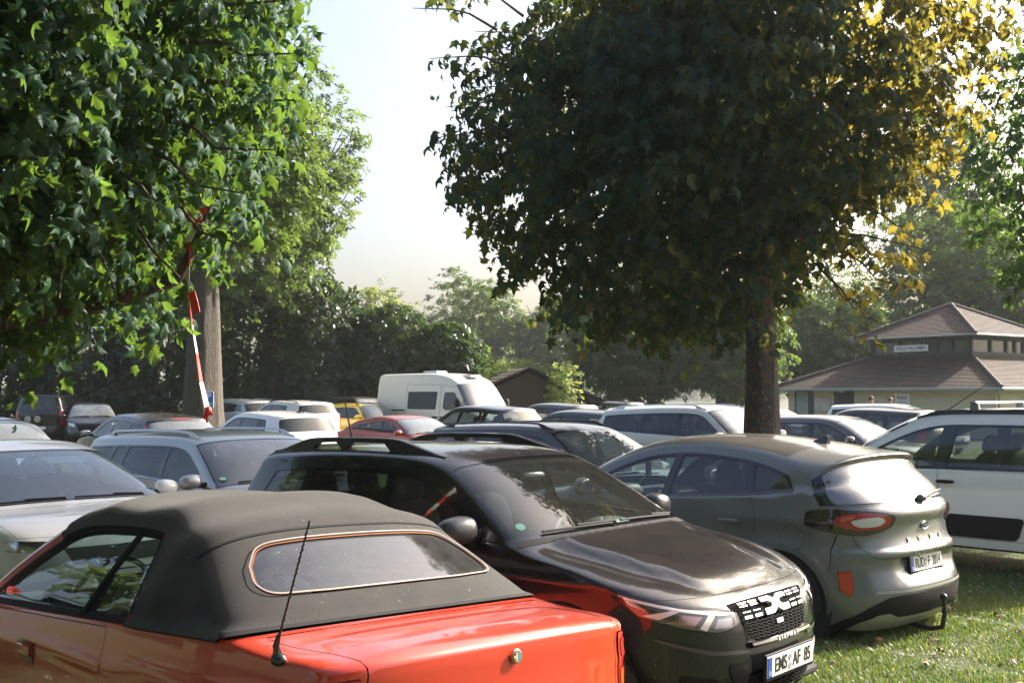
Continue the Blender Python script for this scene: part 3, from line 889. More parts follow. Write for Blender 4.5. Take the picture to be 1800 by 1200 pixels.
    c.interior(xs=-.12, zs=.42, dash=(1.0, .60, .98), wide=1.42)
    c.mirrors(.66, 1.09, (.085, .125, .078), mat=simple('mirror_dark', (.03, .03, .033), .35, coat=.4))
    for X, Z in ((.12, .93), (-.86, .97)): c.handle(X, Z)
    rail_m = simple('rail_black', (.012, .012, .014), .3, coat=.3)
    c.rails(-1.62, .14, .57, rail_m, top=.075, thick=.035, w=.05, foot_r=.26, foot_f=.30, mid=(.42, .46))
    c.wipers(8.95, (.58, -.02), .60)
    c.whip(S.at_wrap(14.35, 0, .0)[0], .42, (-.35, .05, .95), .006)
    # things fixed to the windscreen
    p, n = S.at_wrap(10.62, 0, -.05)
    MB().ell(p + Vector((-.06, 0, -.03)), (.03, .12, .035), 16, 8, 3).build('inner_mirror', M_GLOSSB, c.root, True)
    p, n = S.at_wrap(9.35, -.66, -.006)
    MB().lathe([(0, 0), (.03, 0), (.03, .001), (0, .001)], 20, 'Z').xf(frame_on(p, n)).build('windscreen_sticker', simple('green_sticker', (.06, .26, .19), .5), c.root)
    MB().box((.86, -.28, 1.0), (.05, .30, .05), bev=.01).build('dash_tray', simple('tray_grey', (.35, .36, .33), .6), c.root)
    return c

# ============ grey crossover (rear three-quarter)
def grey_crossover():
    P = paint('paint_grey', (.150, .155, .150), .0, .26, dust=.30, dcol=(.33, .29, .23))
    ctrl = [(1.95, .20, 1.6, .22), (2.06, .32, 1.64, .32), (2.10, .50, 1.66, .50), (2.08, .68, 1.66, .68), (2.02, .82, 1.62, .80), (1.90, .90, 1.55, .87), (1.55, .98, 1.42, .93), (1.24, 1.03, 1.08, .97), (1.16, 1.07, .98, 1.01),
            (.82, 1.27, .68, 1.20), (.44, 1.43, .33, 1.35), (.16, 1.50, .08, 1.41), (-.40, 1.535, -.40, 1.44), (-1.0, 1.495, -1.0, 1.39), (-1.42, 1.445, -1.30, 1.315), (-1.74, 1.405, -1.47, 1.26), (-1.68, 1.365, -1.50, 1.225),
            (-1.985, 1.055, -1.54, 1.03), (-2.045, .985, -1.50, .98), (-2.02, .87, -1.52, .87), (-2.04, .745, -1.58, .74), (-2.085, .70, -1.64, .68), (-2.06, .60, -1.68, .60), (-2.11, .42, -1.68, .42), (-2.08, .25, -1.66, .25), (-1.92, .11, -1.62, .15)]
    W = [(-2.1, .72), (-1.75, .84), (-1.35, .905), (-1.0, .90), (0, .885), (1.0, .89), (1.5, .88), (1.75, .85), (2.1, .72)]
    belt = [(-1.9, 1.15), (-1.3, 1.10), (-.9, 1.05), (0, .985), (1.0, .96)]
    def sd(X, Z):
        g = .022 * np.exp(-((Z - .92) / .075) ** 2) * sstep(-.5, -1.05, X)
        g = g + .014 * np.exp(-((Z - .90) / .04) ** 2) * sstep(-.6, .2, X)
        return g - .022 * np.exp(-((Z - .60) / .14) ** 2) * sstep(1.0, .75, X) * sstep(-1.05, -.8, X)
    def wd(Pp, u, v):
        d = np.zeros_like(Pp); y = np.abs(Pp[:, 1])
        rec = sstep(21.35, 21.75, u) * (1 - sstep(22.45, 22.8, u)) * (1 - sstep(.36, .44, y))
        d[:, 0] = .05 * rec
        return d
    S = Shape(ctrl, W, belt, k1=.40, k2=.30, shoulder=.03, arches=[(1.294, .32, .37), (-1.294, .32, .37)], flare=.03, sdisp=sd, wdisp=wd, sill=.22)
    c = Car('parked_car', 'dusty grey crossover seen from behind, sun glinting in its rear window, tow hook below', 'car', (1.83, 9.98, -.03), radians(133.5), S, P, h=.05)
    c.u_roof = (10.5, 14)
    c.fs([(.95, .36), (.97, .95), (.90, .975), (-.03, .99), (-.08, .36)], 'door', P, gap=.004)
    c.fs([(-.10, .36), (-.05, .99), (-1.02, 1.06), (-1.08, .92), (-1.04, .78), (-.90, .55), (-.88, .36)], 'door', P, gap=.004)
    c.fs(circle((-1.40, .79), .095, 30), 'fuel_flap', P, gap=.003, only=1)
    c.fs([(1.0, .1), (1.0, .30), (-.98, .30), (-.98, .1)], 'sill_cladding', M_BLACK, .01, merge=True)
    for xa in (1.294, -1.294): c.fs(circle((xa, .32), .40, 40), 'arch_trim', simple('grey_satin', (.14, .145, .14),   .4), .008)
    poly = c.dlo(9.0, 15.9, .05, .055, .12, rear_clip=((-1.18, 1.45), (-1.42, 1.08)))
    poly = clip_half(poly, (-1.42, 1.125), (-.70, 1.43)) if False else poly
    c.windows(poly, [(-.09, -.15), (-1.02, -.90)], G_PRIV, pillar=.04, r=.05)
    for f in c.sf:
        if f['name'] == 'side_window' and max(p[0] for p in f['poly']) > .2: f['mat'] = G_CLEAR
    for xa in (1.294, -1.294): c.fs(circle((xa, .32), .375, 40), 'arch', None, void=True)
    c.fw(slab(5.0, 7.2, -.8, .8, 12), 'bonnet', P, gap=.004)
    c.fw(round_poly([(7.95, -.90), (10.0, -.86), (10.0, .86), (7.95, .90)], .12, 4), 'windscreen', G_WIND, 0, glass=True)
    c.fw(slab(10.3, 13.62, -.80, .80, 16), 'roof_panel', paint('paint_roof_brown', (.07, .07, .066), .0, .3, dust=.5, dcol=(.21, .17, .115)), 0, gap=.004)  # dust, plus a darker brown tone painted in for the maple's reflection
    c.fw([(16.0, -.995), (16.25, -.995), (16.95, -.93), (17.0, .0), (16.95, .93), (16.25, .995), (16.0, .995), (15.95, .0)], 'rear_glass_surround', M_GLOSSB, .001)
    rg = round_poly([(16.05, -.84), (16.93, -.83), (16.93, .83), (16.05, .84)], .1, 4)
    c.fw(rg, 'rear_window', glass('glass_rear_dusty', (.10, .105, .10), dust=.10, rough=.07, refl=1.3, dcol=(.42, .36, .28), haze=.16), .003, glass=True)
    # tailgate below the glass
    c.fw([(17.06, -.80)] + [(17.06, v) for v in np.linspace(-.7, .7, 9)] + [(17.06, .80), (18.9, .70), (20.2, .66), (21.3, .60)] + [(21.42, v) for v in np.linspace(.5, -.5, 7)] + [(21.3, -.60), (20.2, -.66), (18.9, -.70)], 'tailgate', P, .0, gap=.005)
    tl = smooth_poly([(17.30, .86), (17.66, .56), (18.05, .36), (18.6, .325), (19.05, .40), (19.3, .66), (18.9, .97), (18.3, .99), (17.6, .975)])
    c.fw(tl, 'tail_light', simple('smoked_lamp', (.028, .012, .012), .1, coat=1.0), .004, gap=.004, mirror=True, cover=M_COVER)
    c.fw(smooth_poly([(17.85, .60), (18.12, .42), (18.5, .365), (18.88, .44), (18.96, .66), (18.6, .80), (18.1, .77)]), 'red_lens', M_REDL, .012, mirror=True)
    c.fw(smooth_poly([(18.17, .50), (18.4, .425), (18.72, .47), (18.78, .62), (18.4, .68)]), 'clear_lens', M_CLRL, .018, mirror=True)
    c.fw([(18.0, .66), (18.3, .68), (18.5, .76), (18.25, .76)], 'orange_lens', simple('lens_pink', (.6, .12, .07), .2, coat=1), .02, mirror=True)
    c.fw(round_poly([(22.20, .82), (22.24, .93), (22.95, .91), (23.2, .83), (22.95, .81)], .02, 3), 'reflector', lens('lens_deep_orange', (.62, .055, .012)), .006, gap=.003, mirror=True)
    c.fw(smooth_poly([(19.38, .806), (20.4, .908), (21.5, .962), (22.2, .989), (22.2, .993), (21.45, .966), (20.35, .913), (19.35, .812)], 4), 'panel_gap', M_GRILL, .001, mirror=True)
    SKD = simple('diffuser_grey', (.42, .42, .41), .38, metal=.5)
    dark = [(25, -.95)] + [(25, v) for v in np.linspace(-.7, .7, 8)] + [(25, .95), (24.3, .86), (23.6, .66), (23.25, .50)] + [(23.2, v) for v in np.linspace(.4, -.4, 6)] + [(23.25, -.50), (23.6, -.66), (24.3, -.86)]
    c.fw(dark, 'lower_bumper', M_BLACK, .006)
    c.fw([(24.9, -.78)] + [(24.9, v) for v in np.linspace(-.6, .6, 8)] + [(24.9, .78), (24.35, .72), (23.95, .58), (23.9, .48), (24.12, .38), (24.12, -.38), (23.9, -.48), (23.95, -.58), (24.35, -.72)], 'diffuser', SKD, .016)
    c.fw([(22.95, v) for v in np.linspace(-.62, .62, 9)] + [(23.08, v) for v in np.linspace(.64, -.64, 9)], 'bumper_crease', simple('grey_pale', (.30, .30, .29), .3), .008)
    c.fw(round_poly([(3.4, .55), (4.8, .55), (5.2, .98), (3.8, .98)], .05, 3), 'headlight', M_LAMPB, -.004, gap=.004, mirror=True, cover=M_COVER)
    c.fw(round_poly([(2.0, -.5), (3.4, -.55), (3.4, .55), (2.0, .5)], .06, 3), 'grille', M_BLACK, -.004)
    c.build_body()
    # badge and letters
    p, n = S.at_wrap(19.0, 0.0, .004); Mx = frame_on(p, n)
    b = MB().lathe([(.0, .002), (.06, .002), (.064, .006), (.06, .010), (.053, .008), (.0, .008)], 26, 'Z').xf(Mx @ Matrix.Diagonal((1.0, .48, 1, 1)))
    bd = b.build('badge', M_CHROME, c.root, True)
    MB().lathe([(.0, .0085), (.05, .0085), (.05, .0095), (0, .0095)], 24, 'Z').xf(Mx @ Matrix.Diagonal((1.0, .46, 1, 1))).build('badge_field', simple('badge_navy', (.03, .05, .12), .25), bd)
    text_obj('badge_script', 'Ford', .036, M_CHROME, bd, Mx @ Matrix.Translation((0, 0, .0105)), .0006)
    for k, ch in enumerate('PUMA'):
        v = (.24, .085, -.085, -.24)[k] * .8
        p, n = S.at_wrap(19.75, v, .006)
        text_obj('tailgate_lettering', ch, .05, M_CHROME, c.root, frame_on(p, n), .004, 1.25, 1, .001)
    c.plate(22.1, 0, [('RÜD', -.115, .70), ('F', .035, .70), ('2014', .16, .66)], off=.02, tilt=radians(6), seal=-.018)
    # wiper in the rear window, tow hook, exhaust, aerial
    p, n = S.at_wrap(16.97, -.02, .02); q, n2 = S.at_wrap(16.85, -.58, .02)
    m = MB().tube([p, p * .5 + q * .5 + n * .02, q], [.02, .014, .008], 8); m.ell(p, (.035, .05, .03), 12, 8, 2.5)
    m.build('wiper', simple('wiper_grey', (.10, .10, .10), .4), c.root, True)
    MB().tube([(-1.80, 0, .10), (-2.06, -.0, .075), (-2.155, -.0, .10), (-2.175, -.0, .20), (-2.17, -.0, .31)], [.02, .021, .02, .018, .016], 10).ell((-2.17, 0, .33), (.028, .028, .028), 14, 10).build('tow_hook', simple('hook_black', (.025, .025, .025), .4), c.root, True)
    p, n = S.at_wrap(24.2, -.60, .0)
    MB().lathe([(.04, -.03), (.04, .05), (.034, .05), (.034, -.03)], 18, 'X', (p.x - .0, p.y, p.z + .0)).xf(Matrix.Identity(4)).build('exhaust', M_CHROME, c.root, True)
    c.fin(-1.12, mat=M_GLOSSB)
    c.wheels((1.294, -1.294), r=.335, yw=.78, rim=.225)
    c.under(-1.9, 1.9, 1.5, z=.24)
    c.interior(xs=-.10, xr=-.92, zs=.40, dash=(1.05, .66, .97), wide=1.40)
    c.mirrors(.70, 1.06, (.085, .12, .08))
    for X, Z in ((.05, .86), (-.83, .875)): c.handle(X, Z)
    c.wipers(7.9, (.58, -.02), .60)
    m = MB().tube([(.84, .06, 1.0), (.70, .06, 1.14)], .006, 6); m.box((.69, .06, 1.18), (.02, .08, .15), bev=.008)
    m.build('phone_holder', M_GLOSSB, c.root)
    p, n = S.at_wrap(9.75, 0, -.05)
    MB().ell(p + Vector((-.06, 0, -.03)), (.03, .12, .035), 16, 8, 3).build('inner_mirror', M_GLOSSB, c.root, True)
    return c

# ============ red convertible
def red_convertible():
    P = paint('paint_red', (.48, .035, .014), .0, .26, dust=.10, dcol=(.42, .34, .28))
    ctrl = [(1.85, .20, 1.5, .22), (1.95, .35, 1.55, .35), (1.97, .5, 1.57, .5), (1.93, .62, 1.55, .62), (1.85, .68, 1.5, .67), (1.5, .75, 1.38, .70), (1.25, .80, 1.12, .74), (1.18, .83, 1.03, .77),
            (.85, 1.04, .74, .98), (.52, 1.25, .43, 1.175), (.30, 1.325, .26, 1.24), (-.15, 1.375, -.15, 1.285), (-.55, 1.385, -.55, 1.29), (-.90, 1.335, -.86, 1.235), (-1.00, 1.29, -.92, 1.18),
            (-1.42, 1.06, -1.20, 1.02), (-1.52, .995, -1.36, .955), (-1.60, .985, -1.54, .935), (-1.92, .985, -1.80, .935), (-2.015, .975, -1.875, .925), (-2.035, .96, -1.888, .91), (-2.04, .935, -1.89, .89), (-2.045, .80, -1.875, .80), (-2.065, .66, -1.865, .66), (-2.10, .5, -1.865, .5), (-2.02, .25, -1.80, .27)]
    W = [(-2.1, .76), (-1.8, .81), (-1.3, .838), (-.4, .845), (.8, .84), (1.5, .81), (2.0, .70)]
    belt = [(-2.0, .955), (-1.4, .945), (-.6, .89), (.7, .80), (1.1, .775)]
    def sd(X, Z):
        g = .010 * np.exp(-((Z - np.interp(X, [-2, 1], [.80, .66])) / .03) ** 2)
        # slack cloth behind the door glass
        z0 = np.interp(X, [-1.5, -.5], [.96, .90])
        g = g + .035 * np.exp(-((X + .78) / .13) ** 2) * sstep(z0, z0 + .12, Z) * sstep(1.32, 1.2, Z)
        return g
    def wd(Pp, u, v):
        d = np.zeros_like(Pp)
        on = sstep(9.3, 9.8, u) * (1 - sstep(13.6, 14.0, u)) * (1 - np.abs(v) ** 6)
        X = Pp[:, 0]
        d[:, 2] = on * (.012 * np.exp(-((X - .12) / .09) ** 2) + .010 * np.exp(-((X + .52) / .10) ** 2) - .010 * np.exp(-((X + .2) / .15) ** 2) - .012 * np.exp(-((X + .73) / .12) ** 2)) + on * .003 * np.sin(9 * Pp[:, 1] + 5 * X)
        # boot lid swage
        bl = sstep(17.1, 17.4, u) * (1 - sstep(18.85, 19.0, u))
        d[:, 2] += bl * .012 * sstep(-1.62, -1.70, X) * (1 - sstep(.50, .66, np.abs(Pp[:, 1])))
        # plinth across the rear panel
        d[:, 0] += -.018 * sstep(21.75, 21.95, u) * (1 - sstep(.46, .50, np.abs(Pp[:, 1]))) * (1 - sstep(23.4, 23.6, u))
        return d
    S = Shape(ctrl, W, belt, k1=.42, k2=.30, shoulder=.03, arches=[(1.26, .30, .33), (-1.26, .30, .33)], flare=.02, sdisp=sd, wdisp=wd, sill=.20)
    c = Car('parked_car', 'red convertible with closed black cloth roof and thin twisted aerial on its flank', 'car', (-1.47, 5.39, 0), radians(135.5), S, P, h=.045, roll=radians(2.2))
    c.u_roof = (9.5, 13.5)
    FAB, nt, out = new_mat('black_cloth')
    p = nd(nt, 'ShaderNodeBsdfPrincipled'); p.inputs['Roughness'].default_value = .92; p.inputs['Sheen Weight'].default_value = .08; p.inputs['Sheen Roughness'].default_value = .5
    n1 = noise(nt, 5, 5, .65); n2 = noise(nt, 420, 2, .6)
    base = mixc(nt, ramp(nt, n1, [(.35, 0.0), (.72, 1.0)]), (.011, .0105, .010), (.024, .021, .0185))
    sp = ramp(nt, noise(nt, 60, 1, .4), [(.74, 0), (.79, .5)])
    lk(nt, mixc(nt, sp, base, (.20, .17, .14)), p.inputs['Base Color'])
    lk(nt, bump(nt, mth(nt, 'MULTIPLY_ADD', n2, .35, noise(nt, 6, 3)), .35, .006), p.inputs['Normal']); lk(nt, p.outputs[0], out.inputs[0])
    # doors
    c.fs([(1.02, .30), (1.05, .74), (.98, .775), (-.50, .875), (-.52, .55), (-.46, .30)], 'door', P, gap=.004)
    # cloth on the sides
    us = np.linspace(9.02, 15.95, 60); E = S.ev(us)[:, 2:]
    tg = np.gradient(E, axis=0); tg /= np.linalg.norm(tg, axis=1)[:, None]; nn = np.c_[-tg[:, 1], tg[:, 0]]; nn *= -np.sign(nn[:, 1].mean())
    inn = [tuple(a) for a in E + nn * .045 if a[0] > -.60]
    inn = [tuple(E[0] + np.array((.03, -.02)))] + [q for q in inn if q[0] < E[0][0]]
    last = inn[-1]
    bl = [(-.60, 1.17), (-.625, 1.05), (-.64, .90)] + [(x, float(S.belt(x)) + .004) for x in np.linspace(-.70, -1.34, 8)]
    cloth = [tuple(a) for a in (E - nn * .03)] + bl[::-1] + inn[::-1]
    poly = [(.40, 1.135)] + [q for q in inn if -.56 < q[0] < .38] + [(-.575, 1.20), (-.60, 1.10), (-.615, .905)]
    low = [(x, float(S.belt(x)) + .012) for x in np.linspace(-.6, .98, 12)]
    Ep = S.ev(np.linspace(7.3, 8.98, 14))[:, 2:]; tg2 = np.gradient(Ep, axis=0); tg2 /= np.linalg.norm(tg2, axis=1)[:, None]; n2_ = np.c_[-tg2[:, 1], tg2[:, 0]]; n2_ *= -np.sign(n2_[:, 1].mean())
    ap = [tuple(q) for q in Ep + n2_ * .05 if q[1] > float(S.belt(q[0])) + .03]
    win = ap + [q for q in inn[1:] if -.56 < q[0] < ap[-1][0]] + [(-.575, 1.20), (-.60, 1.10), (-.615, .905)] + low[1:]
    c.fs(win, 'window_seal', M_BLACK, .004, merge=True)
    wi = [tuple(q) for q in offset_poly(win, -.022)]
    c.fs(round_poly(clip_half(wi, (-.36, 1.3), (-.40, .8)) if False else wi, .03, 3), 'side_window', glass('glass_soft', (.46, .55, .55), dust=.03), -.002, glass=True)
    c.fs(cloth, 'cloth_roof_side', FAB, .010, merge=True)
    for xa in (1.26, -1.26): c.fs(circle((xa, .30), .335, 36), 'arch', None, void=True)
    # top
    c.fw(slab(4.2, 6.1, -.82, .82, 12), 'bonnet', P, gap=.004)
    c.fw(round_poly([(7.0, -.93), (9.0, -.90), (9.0, .90), (7.0, .93)], .1, 4), 'windscreen', G_WIND, 0, glass=True)
    c.fw([(9.02, v) for v in np.linspace(-1.05, 1.05, 14)] + [(16.0, v) for v in np.linspace(1.05, -1.05, 14)], 'cloth_roof', FAB, .010)
    seam = simple('seam_black', (.006, .006, .006), .9)
    c.fw([(14.0, v) for v in np.linspace(-1.0, 1.0, 20)] + [(14.045, v) for v in np.linspace(1.0, -1.0, 20)], 'roof_seam', seam, .014)
    c.fw([(15.82, v) for v in np.linspace(-1.0, 1.0, 16)] + [(16.03, v) for v in np.linspace(1.0, -1.0, 16)], 'roof_hem', seam, .012)
    rw = [(14.24, -.53), (14.23, -.3), (14.23, .3), (14.24, .53), (14.48, .61), (14.70, .625), (14.83, .565), (14.85, .3), (14.85, -.3), (14.83, -.565), (14.70, -.625), (14.48, -.61)]
    rws = [(float(S.u2s(u)), v * .75) for u, v in round_poly(rw, .22, 7)]
    def grow(d): return [(float(S.s2u(a)), b / .75) for a, b in offset_poly(rws, d)]
    c.fw(grow(.016), 'rear_window_frame', simple('pale_trim', (.30, .26, .235), .4), .020)
    c.fw(grow(.008), 'rear_window_seal', simple('orange_seal', (.26, .095, .035), .5), .012)  # orange-brown inner edge is a reflection put into the seal colour
    c.fw(rws and [(float(S.s2u(a)), b / .75) for a, b in rws], 'rear_window', glass('glass_plastic_rear', (.34, .38, .40), dust=.06, rough=.05, refl=1.5, dcol=(.45, .45, .44)), .006, glass=True)
    lid = [(16.35, v) for v in np.linspace(-.68, .68, 12)] + [(17.4, .67), (18.8, .635), (20.0, .625), (21.0, .62), (22.9, .61)] + [(23.1, v) for v in np.linspace(.5, -.5, 6)] + [(22.9, -.61), (21.0, -.62), (20.0, -.625), (18.8, -.635), (17.4, -.67)]
    c.fw(lid, 'boot_lid', P, 0, gap=.006)
    tl = round_poly([(21.10, .665), (21.10, .97), (23.4, .97), (23.4, .655)], .03, 3)
    c.fw(tl, 'tail_light', M_REDL, .006, gap=.004, mirror=True)
    c.fw(round_poly([(22.3, .685), (22.3, .955), (22.75, .955), (22.75, .68)], .01, 2), 'orange_lens', M_ORGL, .010, mirror=True)
    c.fw(round_poly([(22.8, .68), (22.8, .955), (23.3, .955), (23.3, .675)], .01, 2), 'clear_lens', M_CLRL, .010, mirror=True)
    c.fw(round_poly([(21.35, .70), (21.35, .86), (21.95, .86), (21.95, .695)], .01, 2), 'red_lens', simple('lens_inner', (.25, .01, .01), .3), .009, mirror=True)
    c.fw(round_poly([(3.0, .5), (3.9, .5), (4.1, .98), (3.1, .98)], .04, 3), 'headlight', M_LAMPB, 0, gap=.004, mirror=True, cover=M_COVER)
    c.build_body()
    # round maker badge on the rear panel
    p, n = S.at_wrap(21.25, 0, .004); Mx = frame_on(p, n)
    bd = MB().lathe([(.0, .003), (.026, .003), (.027, .005), (.024, .0075), (.0, .0075)], 24, 'Z').xf(Mx).build('badge', simple('badge_rim', (.35, .30, .22), .45, metal=.6), c.root, True)
    MB().lathe([(.0, .0085), (.021, .0085), (.021, .0095), (0, .0095)], 22, 'Z').xf(Mx).build('badge_field', simple('badge_red', (.35, .05, .03), .3), bd)
    MB().prism([(0.021 * sin(a), .021 * cos(a)) for a in np.linspace(0, pi, 12)], 'Z', .0096, .0104).xf(Mx).build('badge_field', simple('badge_teal', (.10, .22, .26), .3), bd)
    MB().prism([(-.007, -.017), (-.001, -.017), (-.001, .017), (-.007, .017)], 'Z', .0096, .0104).prism([(-.018, -.004), (-.001, -.004), (-.001, .003), (-.018, .003)], 'Z', .0098, .0102).xf(Mx).build('badge_field', simple('badge_pale', (.6, .58, .35), .3), bd)
    # aerial: lumpy base and wire-wound whip
    p, n = S.at_wrap(17.55, .95, .004)
    b = MB().ell(p + n * .006, (.03, .024, .022), 14, 8, 2.4)
    b.tube([p + n * .01, p + n * .025 + Vector((0, 0, .03)), p + n * .03 + Vector((-.02, 0, .07))], [.02, .012, .008], 8)
    a0 = p + n * .03 + Vector((-.02, 0, .06)); d = Vector((-.19, .03, .40))
    b.tube([a0, a0 + d], [.0042, .0028], 6)
    pts = []
    nT = 150; dn = d.normalized(); s1 = dn.cross(Vector((0, 1, 0))).normalized(); s2 = dn.cross(s1)
    for k in range(nT + 1):
        a = 2 * pi * k / 7.5; pts.append(a0 + d * (k / nT) + (s1 * cos(a) + s2 * sin(a)) * .0042)
    b.tube(pts, .0022, 4)
    b.build('antenna', M_GLOSSB, c.root, True)
    p, n = S.at_side(.20, .63, .0, 1)
    for sg in (1, -1):
        p, n = S.at_side(.22, .665, .004, sg)
        par = [o for o in c.find('door') if (o.bound_box[0][1] + o.bound_box[6][1]) * sg > 0][0]
        hb = MB().box((0, 0, 0), (.16, .095, .010), bev=.004).xf(frame_on(p, n)).build('door_handle', simple('red_recess', (.16, .012, .007), .4, coat=.4), par, True)
        MB().box((.0, .012, .008), (.13, .05, .012), bev=.006).xf(frame_on(p, n)).build('door_handle', P, par, True)
    c.wheels((1.26, -1.26), r=.30, yw=.73, rim=.19)
    c.under(-1.95, 1.8, 1.45)
    c.interior(xs=-.10, xr=-.78, zs=.24, ys=.34, dash=(1.05, .70, .80), wy=.34, wx=.46, wz=.86, wide=1.36, rear=True)
    c.mirrors(.98, .88, (.08, .10, .06))
    # slim bar that divides the door glass from the rear side glass
    for sg in (1, -1):
        a, n = S.at_side(-.33, 1.24, -.004, sg); b, n = S.at_side(-.22, .88, -.004, sg)
        m = MB(); m.tube([a, (a + b) / 2 + n * .006, b], .014, 8); m.build('glass_divider', M_BLACK, c.root, True)
    return c

# ============ white high-roofed car on the right
def white_mpv():
    P = paint('paint_white_mpv', (.74, .75, .74), .0, .3, dust=.12, dcol=(.5, .46, .4))
    ctrl = [(1.90, .22, 1.55, .26), (2.0, .35, 1.6, .36), (2.03, .5, 1.62, .5), (2.0, .72, 1.62, .72), (1.95, .88, 1.6, .86), (1.85, .95, 1.52, .92), (1.55, 1.03, 1.44, .98), (1.32, 1.09, 1.18, 1.02), (1.26, 1.12, 1.08, 1.05),
            (.90, 1.36, .76, 1.28), (.46, 1.60, .33, 1.50), (.15, 1.68, .06, 1.58), (-.5, 1.71, -.5, 1.605), (-1.3, 1.70, -1.3, 1.595), (-1.86, 1.66, -1.78, 1.55), (-1.90, 1.60, -1.80, 1.50), (-2.0, 1.08, -1.86, 1.06), (-2.05, .92, -1.84, .92), (-2.04, .75, -1.82, .75), (-2.08, .6, -1.8, .6), (-2.06, .42, -1.8, .42), (-1.95, .25, -1.7, .28)]
    W = [(-2.1, .80), (-1.8, .88), (-1.0, .90), (0, .90), (1.0, .90), (1.5, .88), (2.0, .74)]
    belt = [(-2.0, 1.07), (0, 1.05), (1.2, 1.03)]
    S = Shape(ctrl, W, belt, k1=.20, k2=.22, arches=[(1.35, .32, .36), (-1.35, .32, .36)], sill=.27, tuck=.03)
    c = Car('parked_car', 'white high-roofed car with dark lower door panel and black roof crossbar, beside the grey crossover', 'car', (5.16, 12.25, 0), radians(134), S, P, h=.055)
    c.u_roof = (10.5, 14)
    c.fs([(1.02, .36), (1.05, 1.0), (.98, 1.045), (-.02, 1.055), (-.05, .36)], 'door', P, gap=.004)
    c.fs([(-.07, .36), (-.04, 1.055), (-.98, 1.06), (-.98, .36)], 'door', P, gap=.004)
    c.fs(round_poly([(1.0, .37), (.97, .60), (-.94, .60), (-.86, .37)], .06, 4), 'door_cladding', M_BLACK, .012, merge=True)
    poly = c.dlo(8.9, 15.5, .05, .07, .10, up=.01)
    c.windows(poly, [(-.02, -.10), (-1.08, -1.10)], G_PRIV, pillar=.075, r=.05)
    for f in c.sf:
        if f['name'] == 'side_window': f['mat'] = G_CLEAR if max(p[0] for p in f['poly']) > .3 else glass('glass_mid', (.34, .38, .38), dust=.03)
    for xa in (1.35, -1.35): c.fs(circle((xa, .32), .37, 36), 'arch', None, void=True)
    c.fw(slab(5.0, 7.3, -.8, .8, 12), 'bonnet', P, gap=.004)
    c.fw(round_poly([(8.0, -.90), (10.0, -.88), (10.0, .88), (8.0, .90)], .12, 4), 'windscreen', G_CLEAR, 0, glass=True)
    c.fw(round_poly([(15.1, -.8), (15.9, -.84), (15.9, .84), (15.1, .8)], .1, 4), 'rear_window', G_PRIV, 0, glass=True)
    c.fw(round_poly([(3.2, .55), (4.6, .55), (4.8, .98), (3.4, .98)], .05, 3), 'headlight', M_LAMPB, 0, gap=.004, mirror=True, cover=M_COVER)
    c.fw(round_poly([(15.4, .88), (15.4, .99), (18.0, .99), (18.0, .86)], .03, 3), 'tail_light', M_REDL, .004, gap=.003, mirror=True)
    c.fw(slab(2.0, 3.0, -.6, .6), 'grille', M_BLACK, 0)
    c.build_body()
    c.wheels((1.35, -1.35), r=.325, yw=.78, rim=.2)
    c.under(-1.9, 1.85, 1.5, z=.26)
    c.interior(xs=-.05, xr=-.95, zs=.50, dash=(1.14, .78, 1.04), wx=.56, wz=.98, wide=1.44)
    c.mirrors(.86, 1.16, (.085, .11, .11), mat=M_BLACK)
    for X, Z in ((.12, .90), (-.12, .93)): c.handle(X, Z, mat=M_BLACK)
    rm = simple('rail_grey_black', (.03, .032, .034), .45)
    c.rails(-1.55, .30, .62, rm, top=.045, thick=.02, solid=True)
    # crossbar on two feet
    b = MB().box((-.34, 0, 1.765), (.075, 1.36, .028), bev=.01)
    for sg in (1, -1): b.box((-.34, sg * .62, 1.725), (.10, .07, .09), bev=.012, taper=.8)
    b.build('roof_crossbar', simple('bar_grey', (.16, .165, .17), .4), c.root)
    p, n = S.at_wrap(9.8, 0.05, -.05)
    MB().ell(p + Vector((-.08, 0, -.05)), (.035, .13, .045), 16, 8, 3).build('inner_mirror', M_GLOSSB, c.root, True)
    m = MB().tube([(1.0, .02, 1.22), (.86, .04, 1.18), (.80, .05, 1.14)], .008, 6); m.box((.80, .05, 1.14), (.03, .09, .14), bev=.008); m.box((.79, .05, 1.10), (.05, .13, .02), bev=.004)
    m.build('phone_holder', M_GLOSSB, c.root)
    c.whip(S.at_wrap(10.7, .0, 0)[0], .55, (-.75, -.2, .55), .005)
    return c
